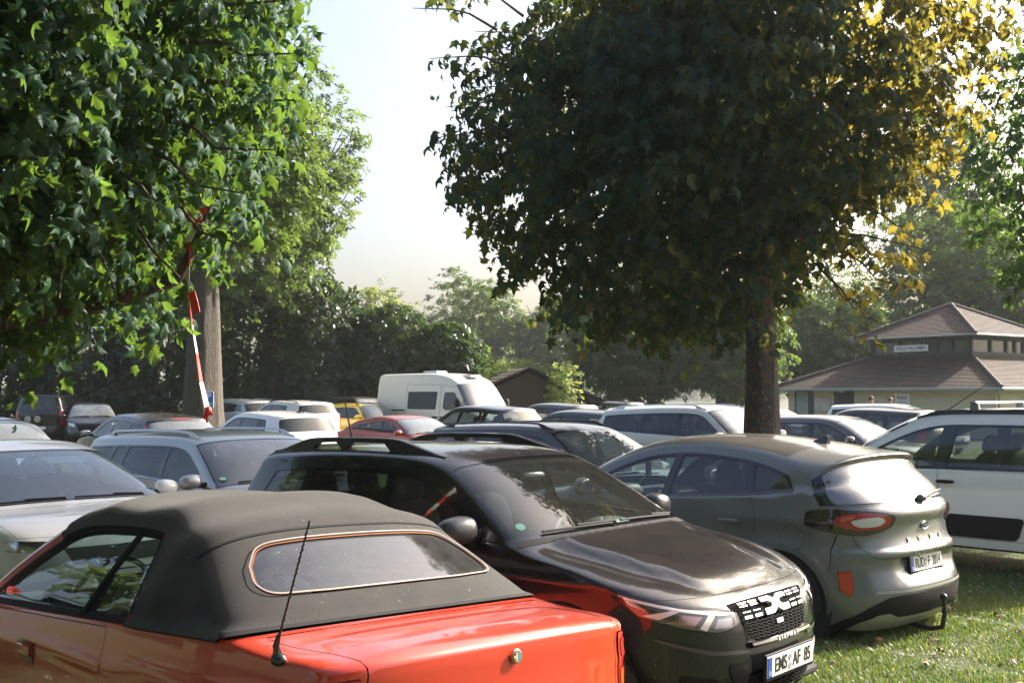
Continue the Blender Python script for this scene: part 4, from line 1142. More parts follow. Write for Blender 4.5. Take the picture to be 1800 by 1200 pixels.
# ------------------------------------------------------------------ the other parked cars: one parametric body, many shapes
def far_car(name, label, loc, yaw, paint_m, kind='hatch', L=4.25, W=1.79, H=1.46, xf=2.05, hz=.80, hb=.97, xwb=1.08, xwt=.32, xrr=None, zrr=None, xgb=None, zgb=None, belt=None, ra=.33, wb=1.30,
            rails=None, glass_side=None, glass_front=None, privacy=False, h=.085, lamps=M_REDL, hlamp=M_LAMPB, z=0.0, extra=None, fin=None, cpil=None, roof_m=None, whip=None, cat='car', dz=0.0, pillars=None, tailz=None, k1=.34, cloth=None, group='cars parked on the lawn', name_='parked_car', mir=None):
    xr = xf - L
    sedan = kind == 'sedan'
    if xrr is None: xrr = xr + (1.15 if sedan else .28)
    if zrr is None: zrr = H - (.10 if sedan else .07)
    if xgb is None: xgb = xr + (.50 if sedan else .06)
    if zgb is None: zgb = 1.0 if not sedan else .98
    if belt is None: belt = [(xr, zgb + .04), (-1.0, 1.02), (0, .97), (1.1, .94)]
    zt = H - .075
    c_ = [(xf - .13, .20, xf - .50, .24), (xf - .03, .32, xf - .46, .32), (xf, .48, xf - .44, .50), (xf - .015, .64, xf - .44, .64), (xf - .06, hz - .05, xf - .46, hz - .07), (xf - .16, hz, xf - .50, hz - .01),
          ((xf + xwb) / 2, (hz + hb) / 2 + .035, (xf + xwb) / 2 - .12, (hz + hb) / 2 - .03), (xwb + .04, hb, xwb - .12, hb - .06), (xwb - .04, hb + .035, xwb - .20, hb - .02),
          ((xwb + xwt) / 2 - .02, (hb + zt) / 2 + .05, (xwb + xwt) / 2 - .17, (hb + zt) / 2 - .03), (xwt, zt, xwt - .11, zt - .075), (xwt - .25, H - .022, xwt - .32, H - .105), (-.45, H, -.45, H - .095), (xrr + .48, zrr + .55 * (H - zrr), xrr + .48, zrr + .55 * (H - zrr) - .10)]
    if not sedan:
        c_ += [(xrr + .02, zrr, xrr + .14, zrr - .095), (xrr, zrr - .035, xrr + .15, zrr - .125), (xgb + .01, zgb + .02, xgb + .25, zgb), (xr + .05, zgb - .12, xr + .36, zgb - .12), (xr + .05, .70, xr + .38, .70), (xr, .56, xr + .38, .56), (xr + .01, .42, xr + .38, .42), (xr + .10, .24, xr + .42, .26)]
        tail_u = (16.15, 17.9); rg = (15.12, 15.93); uC = 15.9
    else:
        c_ += [(xrr, zrr, xrr + .10, zrr - .09), ((xrr + xgb) / 2, (zrr + zgb) / 2 + .03, (xrr + xgb) / 2 + .12, (zrr + zgb) / 2 - .04), (xgb, zgb, xgb + .13, zgb - .07), (xr + .12, zgb - .01, xr + .34, zgb - .08), (xr + .03, zgb - .05, xr + .34, zgb - .12), (xr + .03, .74, xr + .36, .72), (xr, .55, xr + .38, .55), (xr + .02, .4, xr + .38, .4), (xr + .12, .24, xr + .42, .26)]
        tail_u = (18.2, 19.3); rg = (14.1, 15.9); uC = 15.85
    Wk = [(xr, W / 2 - .17), (xr + .35, W / 2 - .08), (xr + .8, W / 2 - .02), (-.6, W / 2), (.9, W / 2), (xf - .75, W / 2 - .02), (xf - .4, W / 2 - .08), (xf, W / 2 - .22)]
    S = Shape(c_, Wk, belt, k1=k1, k2=.28, arches=[(wb, ra, ra + .04), (-wb, ra, ra + .04)])
    c = Car(name_, label, cat, (loc[0], loc[1], z), radians(yaw), S, paint_m, h=h, group=group)
    c.u_roof = (10.6, 14.0)
    gs = glass_side or (G_PRIV if privacy else G_FAR); gf = glass_front or G_FARW
    c.fs([(.98, .32), (1.0, .93), (.9, .95), (-.12, .975), (-.14, .32)], 'door', paint_m, gap=.006)
    c.fs([(-.17, .32), (-.15, .98), (-1.05, 1.0), (-.98, .72), (-.86, .32)], 'door', paint_m, gap=.006)
    poly = c.dlo(8.9, uC, .05, .055, .09)
    if cpil is not None: poly = clip_half(poly, (cpil[1], 1.4), (cpil[0], 1.0))
    c.windows(poly, pillars or [(-.14, -.20), (-1.05, -.98)], gs, pillar=.04, inset=.018)
    if privacy:
        for f in c.sf:
            if f['name'] == 'side_window' and max(p[0] for p in f['poly']) > .2: f['mat'] = G_FAR
    for xa in (wb, -wb): c.fs(circle((xa, ra), ra + .05, 28), 'arch', None, void=True)
    c.fw(slab(5.05, 7.15, -.8, .8, 10), 'bonnet', paint_m, gap=.006)
    c.fw(round_poly([(7.95, -.91), (10.0, -.87), (10.0, .87), (7.95, .91)], .1, 3), 'windscreen_surround', M_GLOSSB, .001, merge=True)
    c.fw(round_poly([(8.08, -.875), (9.92, -.84), (9.92, .84), (8.08, .875)], .1, 3), 'windscreen', gf, -.002, glass=True)
    c.fw(round_poly([(rg[0], -.80), (rg[1], -.85), (rg[1], .85), (rg[0], .80)], .1, 3), 'rear_window', glass_front or (G_PRIV if privacy else G_FARW), .001, glass=True)
    if roof_m: c.fw(slab(10.2, 13.9, -.82, .82, 10), 'roof_panel', roof_m, 0, gap=.004)
    c.fw(round_poly([(3.35, .56), (4.5, .56), (4.75, .97), (3.55, .97)], .05, 3), 'headlight', hlamp, .001, gap=.004, mirror=True, cover=M_COVER)
    c.fw(round_poly([(2.6, -.42), (3.7, -.48), (3.7, .48), (2.6, .42)], .05, 3), 'grille', M_BLACK, .002)
    c.fw(round_poly([(.9, -.55), (1.7, -.6), (1.7, .6), (.9, .55)], .05, 3), 'lower_grille', M_BLACK, .002)
    tv = tailz or (.66, .985)
    c.fw(round_poly([(tail_u[0], tv[0]), (tail_u[0], tv[1]), (tail_u[1], tv[1]), (tail_u[1], tv[0])], .04, 3), 'tail_light', lamps, .005, gap=.004, mirror=True)
    if cloth: cloth(c)
    c.build_body()
    c.plate((19.2 if sedan else 18.4), 0, off=.02); c.plate(1.9, 0, off=.02)
    c.wheels((wb, -wb), r=ra, yw=W / 2 - .11, rim=.20)
    c.under(xr + .2, xf - .2, W - .35)
    c.interior(xs=-.15, xr=-1.0, zs=.34 + dz, dash=(xwb - .06, .62, hb - .02), wz=hb - .09, wide=W - .42, hr=0)
    c.mirrors(xwb - .36, (mir or hb + .05), (.08, .105, .07))
    for X, Z in ((.04, .86), (-.90, .89)): c.handle(X, Z)
    c.wipers(7.92, (.5, -.06), .55)
    if rails: c.rails(xrr + .22, xwt - .12, W / 2 - .33, rails, top=.05, thick=.022)
    if fin: c.fin(xrr + .35, mat=fin)
    if whip: c.whip(S.at_wrap(whip[0], whip[1], 0)[0], whip[2], whip[3], .005)
    p, n = S.at_wrap(9.7, 0, -.05)
    MB().ell(p + Vector((-.05, 0, -.03)), (.03, .11, .035), 12, 6, 3).build('inner_mirror', M_GLOSSB, c.root, True)
    if extra: extra(c)
    return c

def build_far_cars():
    silver = paint('paint_silver', (.40, .41, .41), .55, .3, dust=.22)
    white = paint('paint_white', (.82, .82, .81), 0, .3, dust=.08)
    white2 = paint('paint_white_pearl', (.72, .71, .69), 0, .3, dust=.16)
    black = paint('paint_black_far', (.008, .009, .011), .1, .25, dust=.3)
    navy = paint('paint_navy', (.012, .018, .030), .3, .25, dust=.2)
    yellow = paint('paint_yellow', (.72, .47, .03), 0, .3, dust=.1)
    redp = paint('paint_red_far', (.22, .026, .020), .1, .35, dust=.35)
    brown = paint('paint_brown', (.045, .036, .030), .3, .3, dust=.3)
    grey = paint('paint_grey_far', (.09, .09, .092), .4, .3, dust=.3)
    greyd = paint('paint_grey_dark', (.03, .032, .036), .3, .3, dust=.3)
    rail_s = simple('rail_silver', (.55, .55, .56), .3, metal=.8); rail_b = simple('rail_dark', (.02, .02, .022), .4)
    def sticker(c):
        p, n = c.S.at_wrap(8.35, -.72, .004)
        st = MB().lathe([(0, 0), (.042, 0), (.042, .001), (0, .001)], 18, 'Z').xf(frame_on(p, n)).build('windscreen_sticker', simple('green_sticker', (.06, .26, .19), .5), c.root)
        MB().box((0, -.006, .0022), (.05, .022, .001)).xf(frame_on(p, n)).build('sticker_field', M_PLATE, st)
    # second row, noses towards the camera
    def ws_extra(c):
        p, n = c.S.at_wrap(9.55, .18, -.03)
        MB().box(p, (.16, .34, .012), Matrix.Rotation(.3, 3, 'Y'), .004).build('sun_visor', simple('visor', (.42, .40, .35), .8), c.root)
    far_car('', 'white saloon with bluish windscreen, cut off by the left edge, behind the red convertible', (-4.50, 9.95), -42.5, white, 'sedan', L=4.65, W=1.84, H=1.43, xf=2.15, hz=.78, hb=.93, xwb=1.12, xwt=.18, h=.06, glass_front=glass('glass_blue_screen', (.45, .60, .72), dust=.15, dcol=(.40, .56, .74), refl=1.3, even=True), extra=ws_extra, mir=.99)  # blue film on the screen paints in the sky's reflection
    far_car('', 'silver grey estate with silver roof rails and green windscreen sticker', (-2.92, 11.60), -42.5, silver, 'hatch', L=4.56, W=1.80, H=1.47, xf=2.12, xrr=-2.02, xgb=-2.36, zgb=1.03, rails=rail_s, privacy=True, h=.06, extra=sticker, cpil=(-2.12, -1.86), pillars=[(-.14, -.20), (-1.05, -.98), (-1.35, -1.24)], mir=1.02)
    far_car('', 'black estate with black roof rails, its bright windscreen showing between the two crossovers', (.76, 14.1), -42.5, brown, 'hatch', L=4.5, W=1.82, H=1.49, xf=2.1, xrr=-2.0, xgb=-2.3, rails=rail_b, privacy=True, h=.075)
    # third row
    far_car('', 'dark blue saloon, only its tail in view at the left edge', (-10.15, 20.4), 133, navy, 'sedan', L=4.6, W=1.80, H=1.44, xf=2.1, fin=None)
    def c4lamp(c): pass
    far_car('', 'black hatchback with tall red upright tail lamps beside the rear window', (-7.95, 23.4), 133.5, black, 'hatch', L=4.26, W=1.77, H=1.47, xf=2.05, xrr=-1.72, zrr=1.36, xgb=-2.1, zgb=1.02, whip=(13.4, 0, .22, (-.7, 0, .7)), lamps=M_REDL,
            cloth=lambda c: (c.fw(round_poly([(14.75, .86), (14.75, .985), (16.3, .985), (16.6, .88)], .03, 3), 'tail_light', M_REDL, .006, gap=.003, mirror=True), c.fw([(14.05, -.16), (14.05, .16), (14.5, .16), (14.5, -.16)], 'brake_light', M_REDL, .006)))
    far_car('', 'white hatchback with wide dark rear window, beside the black hatchback', (-5.75, 25.2), 133, white, 'hatch', L=4.2, W=1.76, H=1.48, xf=2.0, xrr=-1.78, zrr=1.40, xgb=-2.05, zgb=1.0, whip=(13.6, 0, .25, (-.7, 0, .7)), privacy=True, cpil=(-1.42, -1.22), fin=M_GLOSSB)
    far_car('', 'white compact off-roader with black roof rails and curved dark rear window, before the ivy wall', (-7.45, 35.9), 133, white2, 'hatch', L=4.3, W=1.8, H=1.66, xf=2.05, hz=.95, hb=1.10, xwb=1.1, xwt=.35, xrr=-1.85, zrr=1.58, xgb=-2.1, zgb=1.2, belt=[(-2.1, 1.24), (-1, 1.16), (1.1, 1.08)], rails=rail_b, privacy=True, dz=.12, cpil=(-1.4, -1.2), mir=1.16, whip=(13.2, 0, .35, (-.5, 0, .8)))
    far_car('', 'yellow small car with black roof rails', (-4.9, 36.9), -43, yellow, 'hatch', L=3.7, W=1.68, H=1.56, xf=1.75, xwb=.95, xwt=.30, hz=.88, hb=1.03, wb=1.12, rails=rail_b, dz=.08, belt=[(-1.9, 1.06), (1.1, 1.0)], mir=1.1)
    far_car('', 'red saloon roof and pale windscreen in front of the white camper van', (-2.62, 27.6), -42.5, redp, 'sedan', L=4.4, W=1.76, H=1.39, xf=2.05, hb=.93, z=-.07)
    far_car('', 'dark grey hatchback right under the nose of the white camper van', (-1.0, 29.8), 133, greyd, 'hatch', L=4.35, W=1.8, H=1.56, xf=2.05, xrr=-1.85, zrr=1.47, privacy=True, glass_side=G_FAR, rails=None)
    far_car('', 'dark estate with shark fin aerial, left of the white off-roader with grey rails', (1.55, 25.9), 133, greyd, 'hatch', L=4.6, W=1.82, H=1.50, xf=2.1, xrr=-2.1, zrr=1.40, xgb=-2.4, privacy=True, fin=M_GLOSSB)
    far_car('', 'dark hatchback with bright window line, behind the shark fin estate', (1.25, 37.5), 133, grey, 'hatch', L=4.4, W=1.82, H=1.56, xf=2.05, xrr=-1.85, zrr=1.48, fin=None, privacy=True)
    far_car('', 'farthest dark roof, just left of the water', (3.6, 45.0), 133, greyd, 'hatch', L=4.4, W=1.82, H=1.58, xf=2.05, h=.12)
    far_car('', 'white off-roader with dark windows and grey roof rails, left of the maple trunk', (3.52, 18.9), -43, white, 'hatch', L=4.5, W=1.84, H=1.68, xf=2.1, hz=.95, hb=1.10, xwb=1.12, xwt=.36, xrr=-2.0, zrr=1.60, xgb=-2.25, zgb=1.2, belt=[(-2.2, 1.22), (-1, 1.16), (1.1, 1.08)], rails=rail_s, privacy=True, dz=.14, mir=1.16, whip=(13.3, -.2, .42, (-.75, 0, .65)), glass_side=glass('glass_blue_side', (.06, .08, .10), dust=.03))
    far_car('', 'dark estate with bright sloping windscreen, right of the maple trunk', (6.30, 20.9), -43, grey, 'hatch', L=4.5, W=1.80, H=1.46, xf=2.1, xrr=-2.0, xgb=-2.3, rails=None)
    far_car('', 'dark hatchback with roof spoiler, seen from behind past the maple trunk', (8.9, 27.5), 133, brown, 'hatch', L=4.2, W=1.8, H=1.52, xf=2.0, xrr=-1.8, zrr=1.45)
    far_car('', 'white people carrier in front of the cream building', (12.4, 34.6), -43, white, 'hatch', L=4.5, W=1.8, H=1.55, xf=2.05, hz=.9, hb=1.05, xwb=1.2, xwt=.30, glass_side=glass('glass_dark_side', (.16, .20, .22), dust=.03), dz=.06, mir=1.12)
    far_car('', 'dark car half hidden by the maple trunk, roof catching the light', (8.0, 33.5), -43, greyd, 'hatch', L=4.4, W=1.8, H=1.47, xf=2.05, h=.12)
    # along the ivy wall
    far_car('', 'dark saloon facing the camera, in the shade of the ivy wall', (-15.4, 39.6), -66, navy, 'hatch', L=4.4, W=1.82, H=1.56, xf=2.05, hz=.88, hb=1.02, xwb=1.15, xwt=.28, mir=1.08)
    far_car('', 'silver off-roader half behind the big trunk with the parking sign', (-10.1, 40.0), 130, silver, 'hatch', L=4.4, W=1.82, H=1.68, xf=2.05, hz=.95, hb=1.1, rails=rail_s, xrr=-1.9, zrr=1.6, zgb=1.22, belt=[(-2.1, 1.24), (1.1, 1.1)], privacy=True, dz=.12)
    far_car('', 'dark off-roader behind the yellow small car, only its rosy brown roof in view', (-5.9, 43.0), -43, brown, 'hatch', L=4.4, W=1.84, H=1.76, xf=2.05, hz=.98, hb=1.15, xrr=-1.9, zrr=1.68, zgb=1.25, belt=[(-2.1, 1.27), (1.1, 1.12)], dz=.15, rails=rail_b)
    def spare(c):
        for y in (.28, .02):
            p, n = c.S.at_wrap(17.4, y, .012)
            MB().lathe([(0, .0), (.10, .0), (.115, .012), (.10, .03), (0, .035)], 22, 'Z').xf(frame_on(p, n)).build('round_lamp', simple('round_cover', (.45, .45, .43), .4), c.root, True)
    far_car('', 'dark boxy van by the ivy with two round pale covers on its rear', (-17.3, 41.0), 100, black, 'hatch', L=4.6, W=1.86, H=1.84, xf=2.1, hz=1.0, hb=1.2, xwb=1.4, xwt=.75, xrr=-2.3, zrr=1.80, xgb=-2.42, zgb=1.25, belt=[(-2.4, 1.24), (1.4, 1.15)], dz=.2, extra=spare, k1=.16, privacy=True, cat='van', name_='parked_van')

def camper_van():
    P = paint('paint_van', (.80, .77, .69), 0, .32, dust=.10)
    xf, xr = 2.75, -2.75
    ctrl = [(2.62, .25, 2.25, .3), (2.74, .45, 2.3, .46), (2.76, .7, 2.32, .7), (2.72, .95, 2.3, .95), (2.62, 1.10, 2.2, 1.08), (2.45, 1.20, 2.12, 1.16), (2.2, 1.32, 1.95, 1.25), (2.02, 1.40, 1.80, 1.32), (1.98, 1.43, 1.74, 1.36),
            (1.67, 1.90, 1.44, 1.84), (1.36, 2.36, 1.13, 2.27), (.95, 2.60, .84, 2.51), (.3, 2.74, .3, 2.66), (-.8, 2.77, -.8, 2.69), (-2.3, 2.76, -2.3, 2.68), (-2.66, 2.74, -2.60, 2.65), (-2.72, 2.60, -2.64, 2.50), (-2.76, 1.9, -2.66, 1.9), (-2.77, 1.0, -2.66, 1.0), (-2.78, .5, -2.66, .5), (-2.7, .3, -2.6, .32)]
    W = [(-2.8, .98), (-2.4, 1.0), (0, 1.0), (1.6, 1.0), (2.2, .97), (2.8, .80)]
    belt = [(-2.8, 1.42), (1.0, 1.40), (2.0, 1.36)]
    S = Shape(ctrl, W, belt, k1=.09, k2=.02, shoulder=.006, tuck=.03, zw=.8, arches=[(1.75, .36, .40), (-1.65, .36, .40)], sill=.32,
              sdisp=lambda X, Z: -.02 * np.exp(-((Z - 1.05) / .18) ** 2) * sstep(.3, .1, X) * sstep(-2.5, -2.2, X))
    c = Car('camper_van', 'white high-roofed camper van with two roof vents and black side window', 'van', (-2.1, 37.0, 0), radians(-43), S, P, h=.12); c.root.scale = (1.03, 1.03, .93)
    c.u_roof = (11.5, 15)
    c.fs([(1.72, .75), (1.82, 1.34), (1.2, 2.25), (.55, 2.30), (.50, .40), (1.25, .40)], 'door', P, gap=.010)
    c.fs([(.45, .40), (.47, 2.32), (-1.15, 2.34), (-1.17, .40)], 'sliding_door', P, gap=.010, only=-1)
    wd = round_poly([(1.62, 1.42), (1.12, 2.06), (.66, 2.06), (.62, 1.50), (.75, 1.42)], .08, 4)
    c.fs(wd, 'side_window', G_FAR, -.004, glass=True)
    c.fs(round_poly([(.30, 1.44), (.34, 2.08), (-1.08, 2.08), (-1.08, 1.44)], .05, 3), 'side_window', glass('glass_van_black', (.015, .016, .018), dust=.006, refl=.7, even=True), .004, glass=True, only=-1)
    c.fs([(-1.2, 1.38), (-1.2, 1.43), (-2.3, 1.43), (-2.3, 1.38)], 'door_rail', M_BLACK, .008, only=-1)
    for xa in (1.75, -1.65): c.fs(circle((xa, .36), .42, 28), 'arch', None, void=True)
    c.fw(slab(4.6, 7.1, -.8, .8, 10), 'bonnet', P, gap=.008)
    c.fw(round_poly([(8.05, -.92), (10.1, -.90), (10.1, .90), (8.05, .92)], .12, 4), 'windscreen', glass('glass_van_screen', (.5, .55, .54), dust=.12, refl=1.2, haze=.10), 0, glass=True)
    c.fw(round_poly([(3.2, .55), (4.9, .6), (5.3, .98), (3.4, .98)], .06, 3), 'headlight', M_LAMPB, 0, gap=.006, mirror=True, cover=M_COVER)
    c.fw(round_poly([(2.6, -.5), (4.0, -.55), (4.0, .55), (2.6, .5)], .06, 3), 'grille', M_BLACK, 0)
    c.fw([(.0, -1.0), (.0, 1.0), (2.2, 1.0), (2.2, -1.0)], 'bumper', simple('grey_bumper', (.12, .12, .12), .6), .004)
    c.fw(round_poly([(16.6, .90), (16.6, .99), (18.3, .99), (18.3, .90)], .03, 3), 'tail_light', M_REDL, .006, mirror=True)
    c.build_body()
    c.wheels((1.75, -1.65), r=.35, yw=.86, rim=.21)
    c.under(-2.5, 2.4, 1.7, z=.34)
    c.interior(xs=.62, xr=-.5, zs=.72, dash=(1.9, 1.30, 1.36), wx=1.15, wz=1.25, wide=1.7, rear=False)
    c.mirrors(1.52, 1.62, (.10, .11, .22), mat=M_BLACK)
    for X, Z in ((.68, 1.17), (.30, 1.17)):
        p, n = S.at_side(X, Z, .02, -1); MB().box(p, (.24, .04, .05), bev=.012).build('door_handle', M_BLACK, c.root)
    for X, l in ((-.75, .75), (1.0, .55)):
        u = S.u_at(X, None, 11, 15); p, n = S.at_wrap(u, 0, -.01)
        b = MB().box((p.x, 0, p.z + .035), (l, .52, .07), bev=.025, taper=.93); b.box((p.x, 0, p.z + .08), (l * .8, .42, .03), bev=.012)
        b.build('roof_vent', simple('vent_white', (.7, .7, .68), .5), c.root)
    c.whip(S.at_wrap(11.0, 0, 0)[0], .28, (-.4, 0, .9), .006)
    return c
# ------------------------------------------------------------------ trees
def leaf_mat(name, dark, light, trans, tw=.38, gloss=.05, rough=.35, sun_gold=None):
    m, nt, out = new_mat(name)
    at = nd(nt, 'ShaderNodeAttribute'); at.attribute_name = 'tint'
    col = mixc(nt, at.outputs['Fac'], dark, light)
    tcol = mixc(nt, at.outputs['Fac'], tuple(.75 * x for x in trans), sun_gold or tuple(min(1, 1.2 * x) for x in trans))
    d = nd(nt, 'ShaderNodeBsdfDiffuse'); lk(nt, col, d.inputs[0])
    t = nd(nt, 'ShaderNodeBsdfTranslucent'); lk(nt, tcol, t.inputs[0])
    g = nd(nt, 'ShaderNodeBsdfAnisotropic'); g.inputs['Roughness'].default_value = rough; g.inputs['Color'].default_value = (.9, .95, 1, 1)
    m1 = nd(nt, 'ShaderNodeMixShader'); m1.inputs[0].default_value = tw; lk(nt, d.outputs[0], m1.inputs[1]); lk(nt, t.outputs[0], m1.inputs[2])
    m2 = nd(nt, 'ShaderNodeMixShader'); m2.inputs[0].default_value = gloss; lk(nt, m1.outputs[0], m2.inputs[1]); lk(nt, g.outputs[0], m2.inputs[2])
    lk(nt, m2.outputs[0], out.inputs[0])
    return m

def bark_mat(name, c1, c2, lichen=None):
    m, nt, out = new_mat(name)
    tc = nd(nt, 'ShaderNodeTexCoord'); mp = nd(nt, 'ShaderNodeMapping'); lk(nt, tc.outputs['Object'], mp.inputs[0]); mp.inputs['Scale'].default_value = (7, 7, 1.2)
    n = noise(nt, 4, 6, .7, vec=mp.outputs[0], dist=.6)
    col = mixc(nt, ramp(nt, n, [(.35, 0.0), (.65, 1.0)]), c1, c2)
    if lichen:
        l = ramp(nt, noise(nt, 5, 4, .7), [(.50, 0.0), (.60, 1.0)]); col = mixc(nt, l, col, lichen)
        l2 = ramp(nt, noise(nt, 16, 3, .6), [(.62, 0.0), (.68, .8)]); col = mixc(nt, l2, col, (.22, .24, .20))
    p = nd(nt, 'ShaderNodeBsdfPrincipled'); p.inputs['Roughness'].default_value = .9; lk(nt, col, p.inputs['Base Color'])
    lk(nt, bump(nt, n, .9, .05), p.inputs['Normal']); lk(nt, p.outputs[0], out.inputs[0])
    return m

MAPLE = (np.array([(0, 0, 0), (.20, .03, -.06), (.40, .06, -.22), (.23, .25, -.04), (.34, .36, -.14), (.52, .46, -.36), (.29, .54, -.12), (.21, .62, -.09), (.14, .78, -.22), (0, .96, -.48),
                   (-.14, .78, -.22), (-.21, .62, -.09), (-.29, .54, -.12), (-.52, .46, -.30), (-.34, .36, -.14), (-.23, .25, -.04), (-.40, .06, -.18), (-.20, .03, -.06), (0, .36, .08)]),
         np.array([(18, i, (i + 1) % 18) for i in range(18)]))
OVAL = (np.array([(0, 0, 0), (.27, .25, -.04), (.28, .6, -.08), (0, 1, -.14), (-.28, .6, -.08), (-.27, .25, -.04)]), np.array([(0, 1, 2), (0, 2, 3), (0, 3, 4), (0, 4, 5)]))
# a twig's worth of leaves for trees farther off: five leaflets fanned about one point
_cl = []; _cf = []
for _k, (_a, _l, _z) in enumerate(((-1.9, .62, .05), (-1.0, .8, -.05), (-.1, .95, .1), (.85, .8, -.1), (1.8, .6, .0), (2.8, .5, .12))):
    _d = np.array((sin(_a), cos(_a), _z)); _s = np.array((cos(_a), -sin(_a), .2)) * .20
    _b = len(_cl); _cl += [tuple(_d * .12), tuple(_d * _l * .55 + _s), tuple(_d * _l + np.array((0, 0, -.10))), tuple(_d * _l * .55 - _s)]; _cf += [(_b, _b + 1, _b + 2), (_b, _b + 2, _b + 3)]
CLUSTER = (np.array(_cl), np.array(_cf))

def unit(a): return a / (np.linalg.norm(a, axis=1)[:, None] + 1e-9)

def leaf_arrays(pos, tip, nrm, size, tmpl, tint):
    tip = unit(tip); x = unit(np.cross(tip, nrm)); z = np.cross(x, tip)
    T, F = tmpl; n = len(pos); k = len(T)
    V = pos[:, None, :] + size[:, None, None] * (T[None, :, 0:1] * x[:, None, :] + T[None, :, 1:2] * tip[:, None, :] + T[None, :, 2:3] * z[:, None, :])
    Fa = (F[None] + (np.arange(n) * k)[:, None, None]).reshape(-1, 3)
    return V.reshape(-1, 3), Fa, np.repeat(tint, k)

def lump(d, rng, n=9, amp=.16):
    """smooth random bumps over directions d (unit)"""
    c = unit(rng.normal(size=(n, 3))); w = rng.uniform(-1, 1, n)
    return 1 + amp * np.sum(w[None] * np.exp(-((1 - d @ c.T) / .18)), axis=1).clip(-1.6, 1.6)

def sprays(rng, P, out, n_leaf, L, size, droop=.55, flat=.6, tint0=None):
    """leaves along short twigs: P (m,3) twig roots, out (m,3) outward directions"""
    m = len(P); tw = unit(out * [1, 1, .45] + rng.normal(size=(m, 3)) * .35)
    side = unit(np.cross(tw, [0, 0, 1]) + 1e-6); Ls = L * rng.uniform(.6, 1.25, m)
    pos, tip, nr, sz, ti = [], [], [], [], []
    base = rng.uniform(.1, .9, m) if tint0 is None else tint0
    for j in range(n_leaf):
        t = (j + .5) / n_leaf; sgn = 1 if j % 2 else -1
        p = P + tw * (Ls * t)[:, None] + side * (sgn * .12 * L * rng.uniform(.2, 1.6, m))[:, None] + rng.normal(size=(m, 3)) * .10 * L
        p[:, 2] -= .18 * Ls * t * t
        d = tw * .5 + side * (sgn * .75) + rng.normal(size=(m, 3)) * .35; d[:, 2] -= droop
        n = np.array([0, 0, 1.0]) * flat + out * .35 + rng.normal(size=(m, 3)) * .35
        pos.append(p); tip.append(d); nr.append(n); sz.append(size * rng.uniform(.45, 1.3, m)); ti.append(np.clip(base + rng.normal(size=m) * .18, 0, 1))
    return [np.concatenate(a) for a in (pos, tip, nr, sz, ti)]

def limbs_mesh(rng, base, height, r0, crown_c, radii, n_limb, lean=(0, 0), fork=.35, top_r=.3, sub=3, wob=.06, flare=1.35, reach=.78):
    """tapered trunk with limbs that reach into the crown; returns MB and twig ends"""
    m = MB(); b = Vector(base); pts = []; rr = []
    for i in range(15):
        t = i / 14
        pts.append(b + Vector((lean[0] * t + sin(t * 5 + base[0]) * wob * t, lean[1] * t + cos(t * 4 + base[1]) * wob * t, height * t)))
        rr.append(r0 * (1 - (1 - top_r) * t) * (1 + (flare - 1) * math.exp(-t * 14)))
    ph = rng.uniform(0, 6.3, 5); na = 30; V = []; F = []
    for i, (p, r) in enumerate(zip(pts, rr)):
        for k in range(na):
            a = 2 * pi * k / na
            w = 1 + .05 * sin(3 * a + ph[0] + i * .12) + .035 * sin(7 * a + ph[1] - i * .2) + .045 * abs(sin(6.5 * a + ph[2] + .25 * sin(i * 1.1))) + .02 * sin(13 * a + ph[3] + i)
            w += .10 * max(0, sin(4 * a + ph[4])) * math.exp(-i * .8)
            V.append((p.x + r * w * cos(a), p.y + r * w * sin(a), p.z))
    for i in range(len(pts) - 1):
        for k in range(na): F.append((i * na + k, i * na + (k + 1) % na, (i + 1) * na + (k + 1) % na, (i + 1) * na + k))
    m.add(V, F)
    ends = []
    for k in range(n_limb):
        t = fork + (1 - fork) * (k + .5) / n_limb
        s = pts[min(14, int(t * 14))]; d = rng.normal(size=3); a = 2.4 * k + rng.uniform(-.5, .5)
        e = Vector((crown_c[0] + radii[0] * reach * cos(a), crown_c[1] + radii[1] * reach * sin(a), crown_c[2] + radii[2] * rng.uniform(-.75, .85)))
        mid = (s + e) / 2 + Vector((rng.normal() * .2, rng.normal() * .2, abs(e - s) * .12 if False else (e - s).length * .10))
        path = [s.lerp(mid, q).lerp(mid.lerp(e, q), q) for q in np.linspace(0, 1, 8)]
        rl = r0 * .34 * (1 - .3 * t)
        m.tube(path, [rl * (1 - .85 * q) for q in np.linspace(0, 1, 8)], 7)
        ends.append(e)
        for j in range(sub):
            q = rng.uniform(.35, .9); s2 = path[int(q * 7)]; e2 = s2 + Vector(rng.normal(size=3)) * .16 * radii[0] + Vector((cos(a), sin(a), .2)) * .12 * radii[0]
            mm = (s2 + e2) / 2 + Vector((0, 0, .08)); m.tube([s2, mm, e2], [rl * .35, rl * .22, rl * .06], 5); ends.append(e2)
    return m, ends

